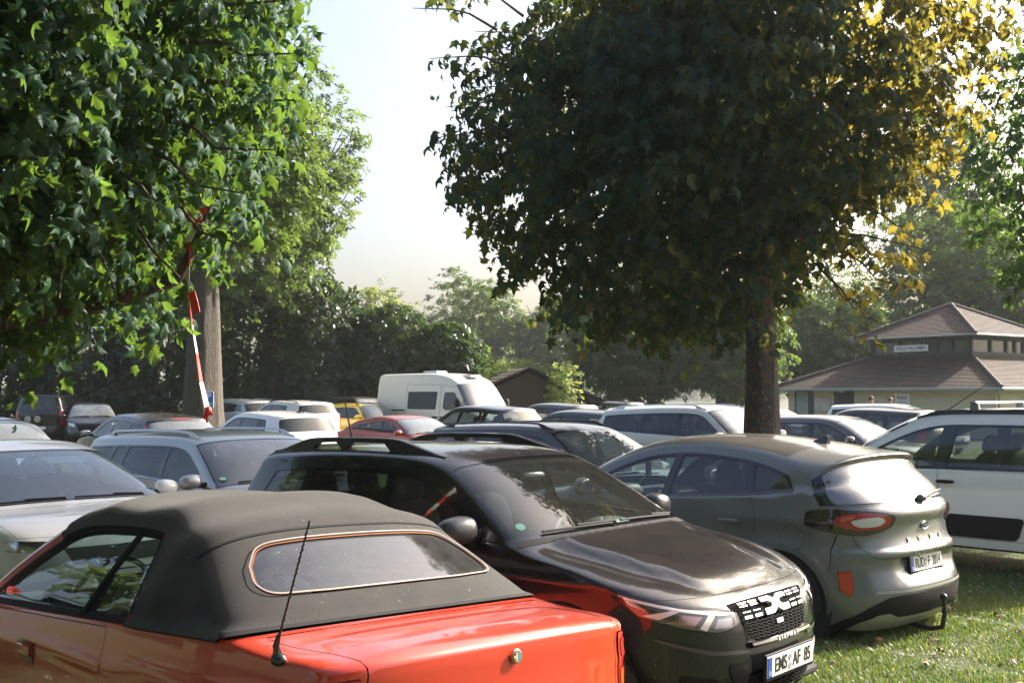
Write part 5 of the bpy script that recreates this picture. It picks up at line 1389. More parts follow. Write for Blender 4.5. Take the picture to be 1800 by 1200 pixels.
def tree(name, label, cat, base, height, r0, crown_c, radii, leafm, barkm, seed, n_spray, n_leaf, L, size, tmpl=CLUSTER, n_limb=9, zlow=.8, shell=.20, lumps=.18, nl=9, lean=(0, 0), droop=.5, extra=None, group=None, fork=.35, gap=0.0, fill=.35, top_r=.3, dens=None, sub=3, flat=.6, ragged=0.0, reach=.78, tintf=None):
    """one tree: trunk with limbs + a crown of leaf sprays in an uneven, gappy shell round the limbs"""
    rng = np.random.default_rng(seed)
    root = empty(name, base); tag(root, label, cat, group)
    bv = np.array(base)
    tm, ends = limbs_mesh(rng, (0, 0, 0), height, r0, tuple(np.array(crown_c) - bv), radii, n_limb, lean, fork, top_r, sub, reach=reach)
    tm.build('trunk', barkm, root, True, fix=False)
    n2 = int(n_spray * 1.6); d = unit(rng.normal(size=(n2, 3)))
    lm = lump(d, rng, nl, lumps)
    r = np.where(rng.uniform(size=n2) < fill, rng.uniform(.25, .85, n2), 1 - np.abs(rng.normal(size=n2)) * shell)
    if ragged: r = np.where(rng.uniform(size=n2) < ragged, rng.uniform(1.0, 1.17, n2), r)
    rad = np.array(radii)[None] * np.where(d[:, 2:3] < 0, [1, 1, zlow], [1, 1, 1])
    P = np.array(crown_c) + d * rad * (r * lm)[:, None]
    if gap:   # clear holes through which the sky shows
        hc = unit(rng.normal(size=(14, 3))); keep = np.ones(n2, bool)
        for h in hc: keep &= ~(((d @ h) > 1 - gap) & (rng.uniform(size=n2) < .8))
        P, d = P[keep], d[keep]
    if dens is not None:
        k = rng.uniform(size=len(P)) < dens(P); P, d = P[k], d[k]
    P, d = P[:n_spray], d[:n_spray]
    tint = np.clip(.5 + .45 * np.sin(P[:, 0] * 2.1 + seed) * np.cos(P[:, 2] * 1.7 + P[:, 1]) + rng.normal(size=len(P)) * .15, 0, 1)
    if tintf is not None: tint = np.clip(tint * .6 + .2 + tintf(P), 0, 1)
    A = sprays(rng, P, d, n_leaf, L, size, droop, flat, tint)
    if extra is not None:
        for e in extra:
            tw = MB()
            p = Vector(e[0]) - Vector(base); o_ = Vector(e[1]).normalized(); c_ = Vector(crown_c) - Vector(base)
            st = p.lerp(c_, .17); tw.tube([st, st.lerp(p, .6) + Vector((0, 0, .05)), p, p + Vector((o_.x, o_.y, o_.z * .45 - .05)).normalized() * L * .8], [.02, .013, .009, .004], 6)
            tw.build('twig', barkm, root, True, fix=False)
        eP = np.array([e[0] for e in extra], float)
        B = sprays(rng, eP, np.array([e[1] for e in extra], float), n_leaf + 2, L * 1.1, size, droop, flat, None if tintf is None else np.clip(.5 + tintf(eP), 0, 1))
        A = [np.concatenate(x) for x in zip(A, B)]
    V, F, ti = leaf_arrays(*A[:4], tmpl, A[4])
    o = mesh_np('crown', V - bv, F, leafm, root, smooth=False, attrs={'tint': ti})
    return root, ends, A

def bush(name, label, cat, c, radii, leafm, seed, n, size, tmpl=CLUSTER, stems=5, group=None, barkm=None, power=2.6):
    """dense leafy mass from the ground up, over several stems"""
    rng = np.random.default_rng(seed)
    base = (c[0], c[1], 0); root = empty(name, base); tag(root, label, cat, group)
    d = unit(rng.normal(size=(n, 3))); q = np.sum(np.abs(d) ** power, axis=1) ** (-1 / power)
    r = np.where(rng.uniform(size=n) < .25, rng.uniform(.5, .9, n), 1 - np.abs(rng.normal(size=n)) * .10) * lump(d, rng, 22, .14)
    P = np.array(c) + d * (q * r)[:, None] * np.array(radii); P = P[P[:, 2] > .1]; d = (P - np.array(c)) / np.array(radii); d = unit(d)
    m = len(P)
    tip = d * .5 + rng.normal(size=(m, 3)) * .6 - [0, 0, .5]; nr = d + rng.normal(size=(m, 3)) * .45 + [0, 0, .3]
    tint = np.clip(.45 + .4 * np.sin(P[:, 0] * 1.9 + seed) * np.sin(P[:, 2] * 2.3) + rng.normal(size=m) * .2, 0, 1)
    V, F, ti = leaf_arrays(P, tip, nr, size * rng.uniform(.6, 1.3, m), tmpl, tint)
    mesh_np('crown', V - np.array(base), F, leafm, root, smooth=False, attrs={'tint': ti})
    s = MB()
    for k in range(stems):
        a = 2 * pi * k / stems; e = Vector((cos(a) * radii[0] * .5, sin(a) * radii[1] * .5, c[2] + radii[2] * .5))
        s.tube([(cos(a) * .25, sin(a) * .25, 0), (e.x * .5, e.y * .5, e.z * .55), tuple(e)], [.12, .08, .02], 7)
    s.build('trunk', barkm, root, True, fix=False)
    return root

def build_trees():
    B_maple = bark_mat('bark_maple', (.030, .026, .022), (.085, .072, .060), (.13, .065, .02))
    B_grey = bark_mat('bark_grey', (.034, .029, .023), (.105, .088, .068))
    B_dark = bark_mat('bark_dark', (.03, .026, .02), (.08, .07, .055))
    Lm = leaf_mat('leaf_red_maple', (.006, .027, .018), (.018, .050, .028), (.20, .30, .05), .27, .015, .5, sun_gold=(.66, .50, .06))
    Lg = leaf_mat('leaf_green_maple', (.009, .032, .019), (.028, .070, .027), (.20, .34, .045), .30, .012, .5)
    Lf = leaf_mat('leaf_far', (.035, .062, .022), (.085, .125, .045), (.20, .30, .05), .35, .02)
    Li = leaf_mat('leaf_ivy', (.012, .024, .012), (.045, .068, .028), (.10, .17, .03), .25, .035)
    Ly = leaf_mat('leaf_pale', (.09, .14, .04), (.19, .23, .08), (.35, .42, .10), .4, .02)
    # --- maple right of centre; its underside climbs towards the left
    def maple_edge(P):
        return (P[:, 2] > np.interp(P[:, 0], [-.9, -.45, -.1, .3, .9, 1.5], [5.5, 4.75, 4.1, 3.6, 3.1, 2.75])).astype(float)
    ex = [((-.15, 13.2, 7.15), (-1, -.1, .25)), ((-.6, 13.2, 7.25), (-1, 0, .2)), ((-.05, 13.0, 5.6), (-1, -.2, -.1)), ((-.35, 13.0, 5.4), (-1, -.2, -.3)), ((.2, 13.0, 4.6), (-1, -.3, -.3)), ((.45, 13.0, 3.9), (-1, -.3, -.5)), ((.0, 13.4, 6.4), (-1, -.1, .1)),
          ((5.60, 13.6, 6.6), (1, 0, .2)), ((5.15, 13.6, 5.9), (1, .1, .1)), ((4.90, 13.6, 5.2), (1, 0, 0)), ((4.80, 13.6, 4.4), (1, 0, -.2)), ((4.50, 13.5, 3.6), (1, .1, -.3)), ((4.30, 14.0, 3.1), (.8, .2, -.3)),
          ((3.55, 14.1, 2.55), (.3, -.3, -.8)), ((3.5, 14.2, 2.2), (.4, -.2, -.8)), ((1.0, 13.4, 2.95), (-.5, -.3, -.8)), ((1.6, 13.4, 2.75), (-.3, -.3, -.9)), ((2.3, 13.4, 2.7), (0, -.3, -.9)), ((-.75, 13.0, 6.55), (-1, -.1, .1)), ((-.55, 13.1, 6.0), (-1, -.1, -.1)), ((-.5, 12.9, 5.0), (-1, 0, -.2)), ((-.2, 13.1, 4.3), (-1, -.2, -.3)), ((.15, 13.2, 3.5), (-1, -.2, -.5)), ((.8, 13.2, 3.2), (-.7, -.3, -.6)), ((-.35, 13.4, 6.9), (-1, .2, .3)), ((4.60, 13.6, 3.3), (1, 0, -.4)), ((4.90, 13.7, 4.0), (1, .1, -.2)), ((4.3, 13.6, 2.95), (.6, -.2, -.8)), ((3.0, 13.3, 2.8), (.2, -.4, -.8))]
    ex = [q for q in ex if maple_edge(np.array([q[0]]))[0] > 0]
    tree('maple_tree', 'nearest maple with dark dense crown, yellow glowing right side and lichened trunk', 'tree', (3.32, 14.5, 0), 4.9, .26, (2.58, 14.5, 5.55), (2.88, 3.0, 2.8), Lm, B_maple, 11, 2600, 13, .58, .155, MAPLE, n_limb=18, zlow=.95, shell=.15, lumps=.24, nl=30, extra=ex, fill=.42, top_r=.5, ragged=.10, reach=.58, dens=maple_edge, tintf=lambda P: .75 * sstep(3.3, 4.9, P[:, 0]) - .38, droop=1.0, flat=.5, sub=4, fork=.72, group='maples on the lawn')  # tint rises to gold rightwards, painting the sunlit glow into the leaf colour
    # a shoot of leaves low on the trunk
    # --- maple whose crown fills the upper left
    def near(p): return (p[0] * .8, p[1] * .8, 1.86 + (p[2] - 1.86) * .8)
    ex = [((-4.6, 7.6, 2.35), (-.2, -.5, -.7)), ((-4.2, 7.5, 2.3), (0, -.5, -.7)), ((-3.9, 7.4, 2.5), (0, -.5, -.7)), ((-4.5, 7.3, 2.6), (-.2, -.5, -.6)), ((-3.5, 7.2, 2.55), (0, -.5, -.6)), ((-3.1, 7.4, 2.7), (.2, -.5, -.6)), ((-2.8, 7.4, 2.75), (.3, -.5, -.6)), ((-2.5, 7.5, 2.85), (.4, -.4, -.6)), ((-2.2, 7.6, 3.0), (.7, -.2, -.4)), ((-2.1, 7.6, 3.6), (1, -.1, 0)), ((-1.95, 7.7, 4.3), (1, 0, .2)), ((-1.9, 7.6, 4.9), (1, 0, .3)), ((-1.9, 7.8, 4.0), (1, 0, .1)), ((-2.2, 7.4, 3.3), (.8, -.3, -.3)), ((-2.4, 7.3, 3.1), (.6, -.3, -.4)), ((-2.0, 7.5, 4.6), (1, -.2, .1))]
    ex = [(near(p), d) for p, d in ex]
    root, ends, _ = tree('maple_tree', 'maple whose big leaves hang into the upper left corner, sunlit lime along its edge', 'tree', (-5.1, 6.9, 0), 3.7, .20, near((-4.72, 8.2, 5.05)), (2.2, 2.3, 2.45), Lg, B_maple, 23, 4000, 12, .44, .108, MAPLE, n_limb=16, zlow=.92, shell=.14, lumps=.15, nl=22, extra=ex, fill=.4, lean=(.3, 0), droop=1.0, flat=.5, sub=4, group='maples on the lawn', reach=.62)
    m = MB(); P = [Vector(p) - Vector((-5.1, 6.9, 0)) for p in ((-4.95, 6.9, 1.9), (-4.0, 6.75, 2.18), (-3.06, 6.62, 2.31), (-2.5, 6.6, 2.42), (-2.06, 6.6, 2.56), (-1.93, 6.6, 2.8), (-1.86, 6.65, 3.05))]
    m.tube(P, [.10, .075, .055, .048, .040, .028, .018], 10); m.build('limb', B_maple, root, True, fix=False)
    # --- maple at the right edge
    tree('maple_tree', 'maple cut by the right edge of the photo above the cream building', 'tree', (13.0, 20.5, 0), 4.4, .2, (12.6, 20.5, 6.4), (3.3, 3.2, 3.9), Lg, B_maple, 31, 1500, 11, .58, .17, MAPLE, n_limb=14, zlow=.95, shell=.15, lumps=.14, nl=16, fill=.3, droop=.7, group='maples on the lawn')
    # --- big old trunk with the parking sign
    tree('broad_tree', 'thick grey trunked tree carrying the blue parking sign', 'tree', (-9.45, 33.0, 0), 9.0, .60, (-9.9, 33.6, 9.2), (3.8, 3.6, 4.0), Lf, B_grey, 41, 1100, 7, .9, .34, n_limb=10, fork=.6, top_r=.5, lumps=.22)
    tree('tall_tree', 'tall open-crowned tree standing against the sky left of centre', 'tree', (-10.2, 46.5, 0), 14.2, .34, (-9.6, 46, 10.4), (3.5, 3.4, 5.4), Lf, B_dark, 53, 640, 7, .75, .30, n_limb=22, fork=.3, top_r=.12, lumps=.32, nl=18, shell=.26, gap=.05, sub=5, zlow=1.0)
    tree('tall_tree', 'tall leafy tree between the hanging maple leaves and the open-crowned tree', 'tree', (-12.6, 45.5, 0), 12.5, .34, (-12.4, 45.5, 9.6), (4.1, 3.5, 5.0), Lf, B_dark, 57, 850, 7, .75, .30, n_limb=18, fork=.3, top_r=.15, lumps=.25, nl=16, shell=.2, zlow=1.0)
    # --- ivy clad row behind the cars at the left
    spec = [(-22.5, 47.5, 7.4, 2.9), (-18.8, 48.0, 7.8, 2.8), (-15.2, 47.5, 7.0, 2.7), (-11.8, 48.0, 7.2, 2.6), (-8.6, 47.5, 6.6, 2.5), (-5.7, 47.8, 5.6, 2.3), (-3.2, 47.5, 4.5, 2.0)]
    lab = ['farthest left of the dark ivy clumps, at the edge of the photo', 'dark ivy clump behind the boxy van', 'dark ivy clump left of the big grey trunk', 'ivy clump right behind the big grey trunk', 'ivy clump behind the compact off-roader', 'ivy clump behind the yellow car', 'lowest ivy clump, behind the tail of the camper van']
    for k, (x, y, h, r) in enumerate(spec):
        bush('ivy_thicket', lab[k], 'thicket', (x, y, h * .42), (r, 2.0, h * .58), Li, 60 + k, 2900, .36, group='ivy clad thicket along the car park edge', barkm=B_dark)
    # --- the tall trees at the photographer's back (they show in the car windows and shade the near side)
    for k, (x, y, r, lb) in enumerate(((-9.5, -3.5, 4.4, 'tree left of and behind the photographer, mirrored in the car windows'), (-1.0, -9.5, 5.0, 'tree straight behind the photographer, mirrored in the car windows'), (8.5, -10.5, 4.6, 'tree right of and behind the photographer, mirrored in the car windows'), (-15.5, 6.5, 4.5, 'tree beyond the left edge, shading the left rows of cars'))):
        tree('broad_tree', lb, 'tree', (x, y, 0), 6, .35, (x, y, 6.6), (r, r, 5.0), Lf, B_dark, 120 + k, 900, 7, 1.1, .46, n_limb=9, lumps=.22, nl=12, zlow=1.0, fork=.5)
    # --- hazy trees beyond
    tree('round_tree', 'hazy round tree in the gap of sky right of the camper van', 'tree', (-3.0, 112, 0), 9, .5, (-3.0, 112, 8.2), (4.6, 4.4, 6.2), Lf, B_dark, 71, 850, 6, 1.1, .50, n_limb=12, lumps=.25, nl=16, zlow=1.0)
    tree('round_tree', 'hazy tree right of the round one, partly behind the near maple', 'tree', (4.3, 108, 0), 8, .45, (4.3, 108, 6.4), (3.9, 3.6, 5.6), Lf, B_dark, 73, 700, 6, 1.1, .50, n_limb=10, lumps=.25, nl=14, zlow=1.0)
    tree('round_tree', 'pale sunlit tree rising behind the lowest ivy clump', 'tree', (-8.6, 70, 0), 6, .3, (-8.6, 70, 5.2), (2.6, 2.4, 3.4), Ly, B_dark, 75, 420, 6, .8, .40, n_limb=8, lumps=.3, zlow=1.0)
    bush('shrub', 'sunlit shrub on the right end of the ivy wall, touching the camper van', 'shrub', (-4.2, 56, 2.6), (3.4, 2.2, 3.0), Lf, 77, 2600, .38, barkm=B_dark)
    bush('shrub', 'glowing pale shrub behind the little hut', 'shrub', (.6, 60, 1.8), (2.6, 1.5, 1.9), Ly, 79, 1100, .34, barkm=B_dark)
    tree('sapling', 'small pale green sapling right of the little hut', 'tree', (2.05, 43.5, 0), 2.8, .05, (2.05, 43.5, 2.0), (.62, .6, 1.35), Ly, B_dark, 81, 150, 5, .28, .15, n_limb=7, lumps=.3, zlow=1.0)
    # --- broad trees by the water
    tree('lakeside_tree', 'dark spreading tree by the water, left one of the pair behind the near maple', 'tree', (7.0, 62, 0), 4.6, .4, (7.0, 61, 4.9), (3.7, 3.4, 3.4), Lf, B_dark, 83, 1300, 7, .8, .34, n_limb=12, lumps=.25, nl=18, zlow=1.0, droop=.8)
    tree('lakeside_tree', 'dark spreading tree by the water, just left of the near maple trunk', 'tree', (11.6, 60, 0), 4.8, .4, (11.2, 60, 5.0), (3.6, 3.2, 3.5), Lf, B_dark, 85, 1300, 7, .8, .34, n_limb=12, lumps=.25, nl=18, zlow=1.0, droop=.8)
    tree('lakeside_tree', 'rounded tree at the left end of the cream building', 'tree', (19.3, 66, 0), 4.6, .35, (19.3, 66, 4.5), (3.6, 3.0, 3.2), Lf, B_dark, 87, 1000, 7, .8, .36, n_limb=10, lumps=.22, nl=14, zlow=1.0)
    # --- behind the building
    tree('tall_tree', 'tallest thin crowned tree behind the cream building', 'tree', (32.5, 80, 0), 22, .5, (32.3, 80, 15.5), (4.6, 4.2, 9.5), Lf, B_dark, 91, 1000, 6, 1.1, .46, n_limb=20, fork=.3, top_r=.1, lumps=.34, nl=20, shell=.28, gap=.06, zlow=1.0, sub=5)
    tree('tall_tree', 'broad dark tree behind the roof of the cream building', 'tree', (30.5, 72, 0), 9, .5, (30.2, 72, 8.4), (4.4, 3.8, 5.4), Lf, B_dark, 93, 1100, 7, 1.0, .42, n_limb=12, lumps=.25, nl=16, zlow=1.0)
    tree('tall_tree', 'pale leafy tree behind the right slope of the cream building', 'tree', (35.5, 70, 0), 7, .4, (35.3, 70, 6.6), (4.0, 3.6, 4.4), Ly, B_dark, 95, 800, 6, 1.0, .42, n_limb=10, lumps=.25, nl=14, zlow=1.0)
    tree('tall_tree', 'tree filling the gap between the lakeside trees and the cream building', 'tree', (25.5, 84, 0), 7, .4, (25.3, 84, 6.4), (4.2, 3.6, 4.6), Lf, B_dark, 97, 800, 6, 1.0, .44, n_limb=10, lumps=.25, nl=14, zlow=1.0)
    # far shore
    rng = np.random.default_rng(5); n = 16000
    X = rng.uniform(-260, 330, n); top = 7.0 + 2.2 * np.sin(X / 11) + 1.6 * np.sin(X / 4.3 + 1) ; Z = top * rng.uniform(0, 1, n) ** .8
    P = np.c_[X, 470 + rng.normal(size=n) * 3, Z]
    V, F, ti = leaf_arrays(P, rng.normal(size=(n, 3)), np.c_[rng.normal(size=n) * .5, -np.ones(n), rng.uniform(0, 1, n)], rng.uniform(1.0, 2.2, n), CLUSTER, rng.uniform(0, 1, n))
    o = mesh_np('far_woods', V, F, Lf, None, smooth=False, attrs={'tint': ti}); tag(o, 'hazy strip of woods along the far shore of the lake', 'woods', kind='stuff')
# ------------------------------------------------------------------ ground, lake, building, small things
def grass_mat():
    m, nt, out = new_mat('lawn_soil')
    n = noise(nt, .6, 5, .6); n2 = noise(nt, 30, 4, .7)
    c = mixc(nt, ramp(nt, n, [(.35, 0.), (.65, 1.)]), (.035, .060, .016), (.060, .085, .024)); c = mixc(nt, ramp(nt, n2, [(.4, 0.), (.75, .6)]), c, (.085, .075, .035))
    p = nd(nt, 'ShaderNodeBsdfPrincipled'); p.inputs['Roughness'].default_value = .95; lk(nt, c, p.inputs['Base Color']); lk(nt, bump(nt, n2, .8, .03), p.inputs['Normal']); lk(nt, p.outputs[0], out.inputs[0])
    return m

def build_ground():
    rng = np.random.default_rng(3)
    # lawn: one sheet out to the lake edge and round it
    xs = np.r_[-900, -400, -200, -120, np.arange(-70, 80, 5), 120, 200, 400, 900.]; ys = np.r_[-60, -30, np.arange(-10, 68, 4), 70, 72, 74, 78, 84, 200, 455, 462, 470, 600, 1500.]
    gx, gy = np.meshgrid(xs, ys)
    z = np.where((gy > 70) & (gy < 462), -1.4 * sstep(70, 80, gy) * (1 - sstep(455, 462, gy)), 0.0)
    z = z - 0.0
    V = np.c_[gx.ravel(), gy.ravel(), z.ravel()]; nx = len(xs)
    F = np.array([(j * nx + i, j * nx + i + 1, (j + 1) * nx + i + 1, (j + 1) * nx + i) for j in range(len(ys) - 1) for i in range(nx - 1)])
    g = mesh_np('ground', V, F, grass_mat()); tag(g, kind='structure')
    m, nt, out = new_mat('lake_water')
    p = nd(nt, 'ShaderNodeBsdfPrincipled'); p.inputs['Base Color'].default_value = (.02, .035, .035, 1); p.inputs['Roughness'].default_value = .08
    tc = nd(nt, 'ShaderNodeTexCoord'); mp = nd(nt, 'ShaderNodeMapping'); lk(nt, tc.outputs['Object'], mp.inputs[0]); mp.inputs['Scale'].default_value = (.25, 1.2, 1)
    lk(nt, bump(nt, noise(nt, 1.5, 4, .6, vec=mp.outputs[0]), .25, .2), p.inputs['Normal']); lk(nt, p.outputs[0], out.inputs[0])
    w = mesh_np('water', [(-850, 73, -.42), (850, 73, -.42), (850, 459.5, -.42), (-850, 459.5, -.42)], np.array([[0, 1, 2, 3]]), m); tag(w, kind='structure')
    # blades
    gm, nt, out = new_mat('grass_blades')
    at = nd(nt, 'ShaderNodeAttribute'); at.attribute_name = 'tint'
    c = ramp(nt, at.outputs['Fac'], [(0.0, (.045, .085, .016)), (.55, (.105, .160, .034)), (.85, (.17, .20, .06)), (1.0, (.30, .26, .13))])
    d = nd(nt, 'ShaderNodeBsdfDiffuse'); lk(nt, c, d.inputs[0]); t = nd(nt, 'ShaderNodeBsdfTranslucent'); lk(nt, mixc(nt, 1.0, c, (1.7, 1.6, 1.0), 'MULTIPLY'), t.inputs[0])
    gl = nd(nt, 'ShaderNodeBsdfAnisotropic'); gl.inputs['Roughness'].default_value = .4
    mx = nd(nt, 'ShaderNodeMixShader'); mx.inputs[0].default_value = .45; lk(nt, d.outputs[0], mx.inputs[1]); lk(nt, t.outputs[0], mx.inputs[2])
    mx2 = nd(nt, 'ShaderNodeMixShader'); mx2.inputs[0].default_value = .05; lk(nt, mx.outputs[0], mx2.inputs[1]); lk(nt, gl.outputs[0], mx2.inputs[2]); lk(nt, mx2.outputs[0], out.inputs[0])
    def patch(n, x0, x1, y0, y1, h, w):
        X = rng.uniform(x0, x1, n); Y = rng.uniform(y0, y1, n)
        clump = .5 + .5 * np.sin(X * 3.1 + 1.3 * np.sin(Y * 2.3)) * np.sin(Y * 3.7 + X)
        H = h * rng.uniform(.45, 1.25, n) * (.65 + .6 * clump); a = rng.uniform(0, 2 * pi, n); lean = rng.uniform(.2, 1.0, n) * H
        dx, dy = np.cos(a), np.sin(a); sx, sy = -dy * w / 2, dx * w / 2; zero = np.zeros(n)
        P = np.stack([np.c_[X - sx, Y - sy, zero], np.c_[X + sx, Y + sy, zero], np.c_[X + dx * lean * .35 + sx * .8, Y + dy * lean * .35 + sy * .8, H * .6], np.c_[X + dx * lean * .35 - sx * .8, Y + dy * lean * .35 - sy * .8, H * .6], np.c_[X + dx * lean, Y + dy * lean, H]], 1)
        F = (np.array([(0, 1, 2), (0, 2, 3), (3, 2, 4)])[None] + (np.arange(n) * 5)[:, None, None]).reshape(-1, 3)
        # wheel tracks behind the parked cars: flattened, drier grass; and a few worn patches
        tr = np.zeros(n)
        for cx, cy, a_, ys_ in ((1.83, 9.98, 133.5, .78), (5.16, 12.25, 134, .78), (-1.47, 5.39, 135.5, .73), (-.13, 7.30, 138.5, .79)):
            ca, sa = cos(radians(a_)), sin(radians(a_)); lx = ca * (X - cx) + sa * (Y - cy); ly = -sa * (X - cx) + ca * (Y - cy) + .05 * np.sin(lx * 1.7)
            for s_ in (ys_, -ys_): tr = np.maximum(tr, np.exp(-((ly - s_) / .11) ** 2) * sstep(-1.0, -1.5, lx) * sstep(-5.5, -3.5, lx))
        worn = np.clip(np.sin(X * 1.9 + 2.1 * np.sin(Y * 1.1)) * np.sin(Y * 1.6 + .7 + np.sin(X * 2.7)) - .55, 0, 1) * 1.6
        tr = np.clip(tr * .8 + worn, 0, 1)
        H = H * (1 - .6 * tr)
        P[:, 2:4, 2] *= (1 - .6 * tr)[:, None]; P[:, 4, 2] *= 1 - .6 * tr
        kp = rng.uniform(size=n) > tr * .5
        ti = np.clip(rng.beta(2, 3, n) + .18 * (clump - .5) + (rng.uniform(size=n) < .06) * .5 + .42 * tr * rng.uniform(.3, 1, n), 0, 1)
        P, F, ti = P[kp], F[:3 * int(kp.sum())], ti[kp]
        return P.reshape(-1, 3), F, np.repeat(ti, 5)
    parts = [patch(130000, 1.3, 6.2, 5.2, 11.5, .042, .006), patch(60000, -9, 9, 1.5, 18, .05, .010)]
    V = np.vstack([p[0] for p in parts]); F = np.vstack([parts[0][1], parts[1][1] + len(parts[0][0])]); ti = np.concatenate([p[2] for p in parts])
    o = mesh_np('grass', V, F, gm, None, smooth=False, attrs={'tint': ti}); tag(o, 'short trodden lawn grass between the parked cars', 'grass', kind='stuff')
    n = 420; b = []
    X = rng.uniform(1.4, 6.0, n); Y = rng.uniform(5.4, 11, n); Z = rng.uniform(.03, .075, n)
    T = (np.array([(0, 0, .008), (.008, 0, 0), (0, .008, 0), (-.008, 0, 0), (0, -.008, 0), (0, 0, -.006)]), np.array([(0, 1, 2), (0, 2, 3), (0, 3, 4), (0, 4, 1), (5, 2, 1), (5, 3, 2), (5, 4, 3), (5, 1, 4)]))
    V, F, ti = leaf_arrays(np.c_[X, Y, Z], np.tile([0, 1., 0], (n, 1)), np.tile([0, 0, 1.], (n, 1)), rng.uniform(.4, 1.1, n), T, np.zeros(n))
    o = mesh_np('clover_heads', V, F, simple('clover_white', (.55, .55, .48), .8), None); tag(o, 'pale clover heads and fluff scattered in the grass', 'clover', kind='stuff')
    n = 90; X = rng.uniform(1.4, 6.5, n); Y = rng.uniform(5.6, 12, n)
    V, F, ti = leaf_arrays(np.c_[X, Y, rng.uniform(.02, .045, n)], np.c_[rng.normal(size=(n, 2)), rng.normal(size=n) * .15], np.c_[rng.normal(size=(n, 2)) * .25, np.ones(n)], rng.uniform(.05, .11, n), MAPLE, np.zeros(n))
    o = mesh_np('fallen_leaves', V, F, simple('leaf_dry', (.16, .10, .035), .7, var=.5, vscale=3), None, smooth=False); tag(o, 'dry brown leaves lying in the grass behind the parked cars', 'leaves', kind='stuff')

def tile_mat():
    m, nt, out = new_mat('roof_tiles')
    tc = nd(nt, 'ShaderNodeTexCoord'); uv = tc.outputs['UV']
    b = nd(nt, 'ShaderNodeTexBrick'); lk(nt, uv, b.inputs['Vector']); b.inputs['Scale'].default_value = 1; b.inputs['Brick Width'].default_value = .22; b.inputs['Row Height'].default_value = .16; b.inputs['Mortar Size'].default_value = .012
    b.inputs['Color1'].default_value = (.046, .031, .022, 1); b.inputs['Color2'].default_value = (.030, .021, .016, 1); b.inputs['Mortar'].default_value = (.02, .017, .015, 1); b.inputs['Bias'].default_value = -.1
    n = noise(nt, .9, 5, .7); c = mixc(nt, ramp(nt, n, [(.45, 0.), (.72, .8)]), b.outputs['Color'], (.11, .045, .025)); n2 = noise(nt, 2.4, 4, .7); c = mixc(nt, ramp(nt, n2, [(.55, 0.), (.75, .7)]), c, (.06, .06, .045))
    p = nd(nt, 'ShaderNodeBsdfPrincipled'); p.inputs['Roughness'].default_value = .8; lk(nt, c, p.inputs['Base Color'])
    sep = nd(nt, 'ShaderNodeSeparateXYZ'); lk(nt, uv, sep.inputs[0]); saw = mth(nt, 'FRACT', mth(nt, 'DIVIDE', sep.outputs[1], .16))
    lk(nt, bump(nt, mth(nt, 'MULTIPLY_ADD', saw, -1.0, b.outputs['Fac']), .8, .03), p.inputs['Normal']); lk(nt, p.outputs[0], out.inputs[0])
    return m

def hip_roof(name, h0, z0, h1, z1, mat, parent, th=.06):
    """four sloping tiled faces from a square of half side h0 at z0 to half side h1 at z1, each tile course a real step"""
    V = []; F = []; UV = []
    sl = math.hypot(h0 - h1, z1 - z0); rows = int(sl / .16)
    for k in range(4):
        R = Matrix.Rotation(k * pi / 2, 3, 'Z')
        for r in range(rows):
            a, b = r / rows, (r + 1) / rows
            ha, hb = h0 + (h1 - h0) * a, h0 + (h1 - h0) * b; za, zb = z0 + (z1 - z0) * a + .018, z0 + (z1 - z0) * b - .004
            q = [(-ha, -ha, za), (ha, -ha, za), (hb, -hb, zb), (-hb, -hb, zb), (-ha, -ha, za - .035), (ha, -ha, za - .035)]
            i = len(V); V += [tuple(R @ Vector(p)) for p in q]; F += [(i, i + 1, i + 2, i + 3), (i + 4, i + 5, i + 1, i)]
            UV += [[(-ha, a * sl), (ha, a * sl), (hb, b * sl), (-hb, b * sl)], [(-ha, a * sl), (ha, a * sl), (ha, a * sl), (-ha, a * sl)]]
    me = bpy.data.meshes.new(name); me.from_pydata(V, [], F); uvl = me.uv_layers.new(name='UVMap')
    for p, uv in zip(me.polygons, UV):
        for li, c in zip(p.loop_indices, uv): uvl.data[li].uv = c
    me.materials.append(mat); o = bpy.data.objects.new(name, me); COL.objects.link(o); o.parent = parent
    for k in range(4):
        rm = MB()
        R = Matrix.Rotation(k * pi / 2, 3, 'Z'); n = max(3, int(sl * 1.3 / .33))
        for j in range(n):
            t = (j + .5) / n; h = h0 + (h1 - h0) * t; z = z0 + (z1 - z0) * t + .035
            d = Vector((h1 - h0, h1 - h0, z1 - z0)).normalized()
            p = R @ Vector((h, h, z)); dd = R @ d
            rm.tube([p - dd * .2, p + dd * .2], [.095, .08], 7)
        rm.build('ridge', simple('ridge_tile', (.10, .075, .06), .8), o, True)
    return o

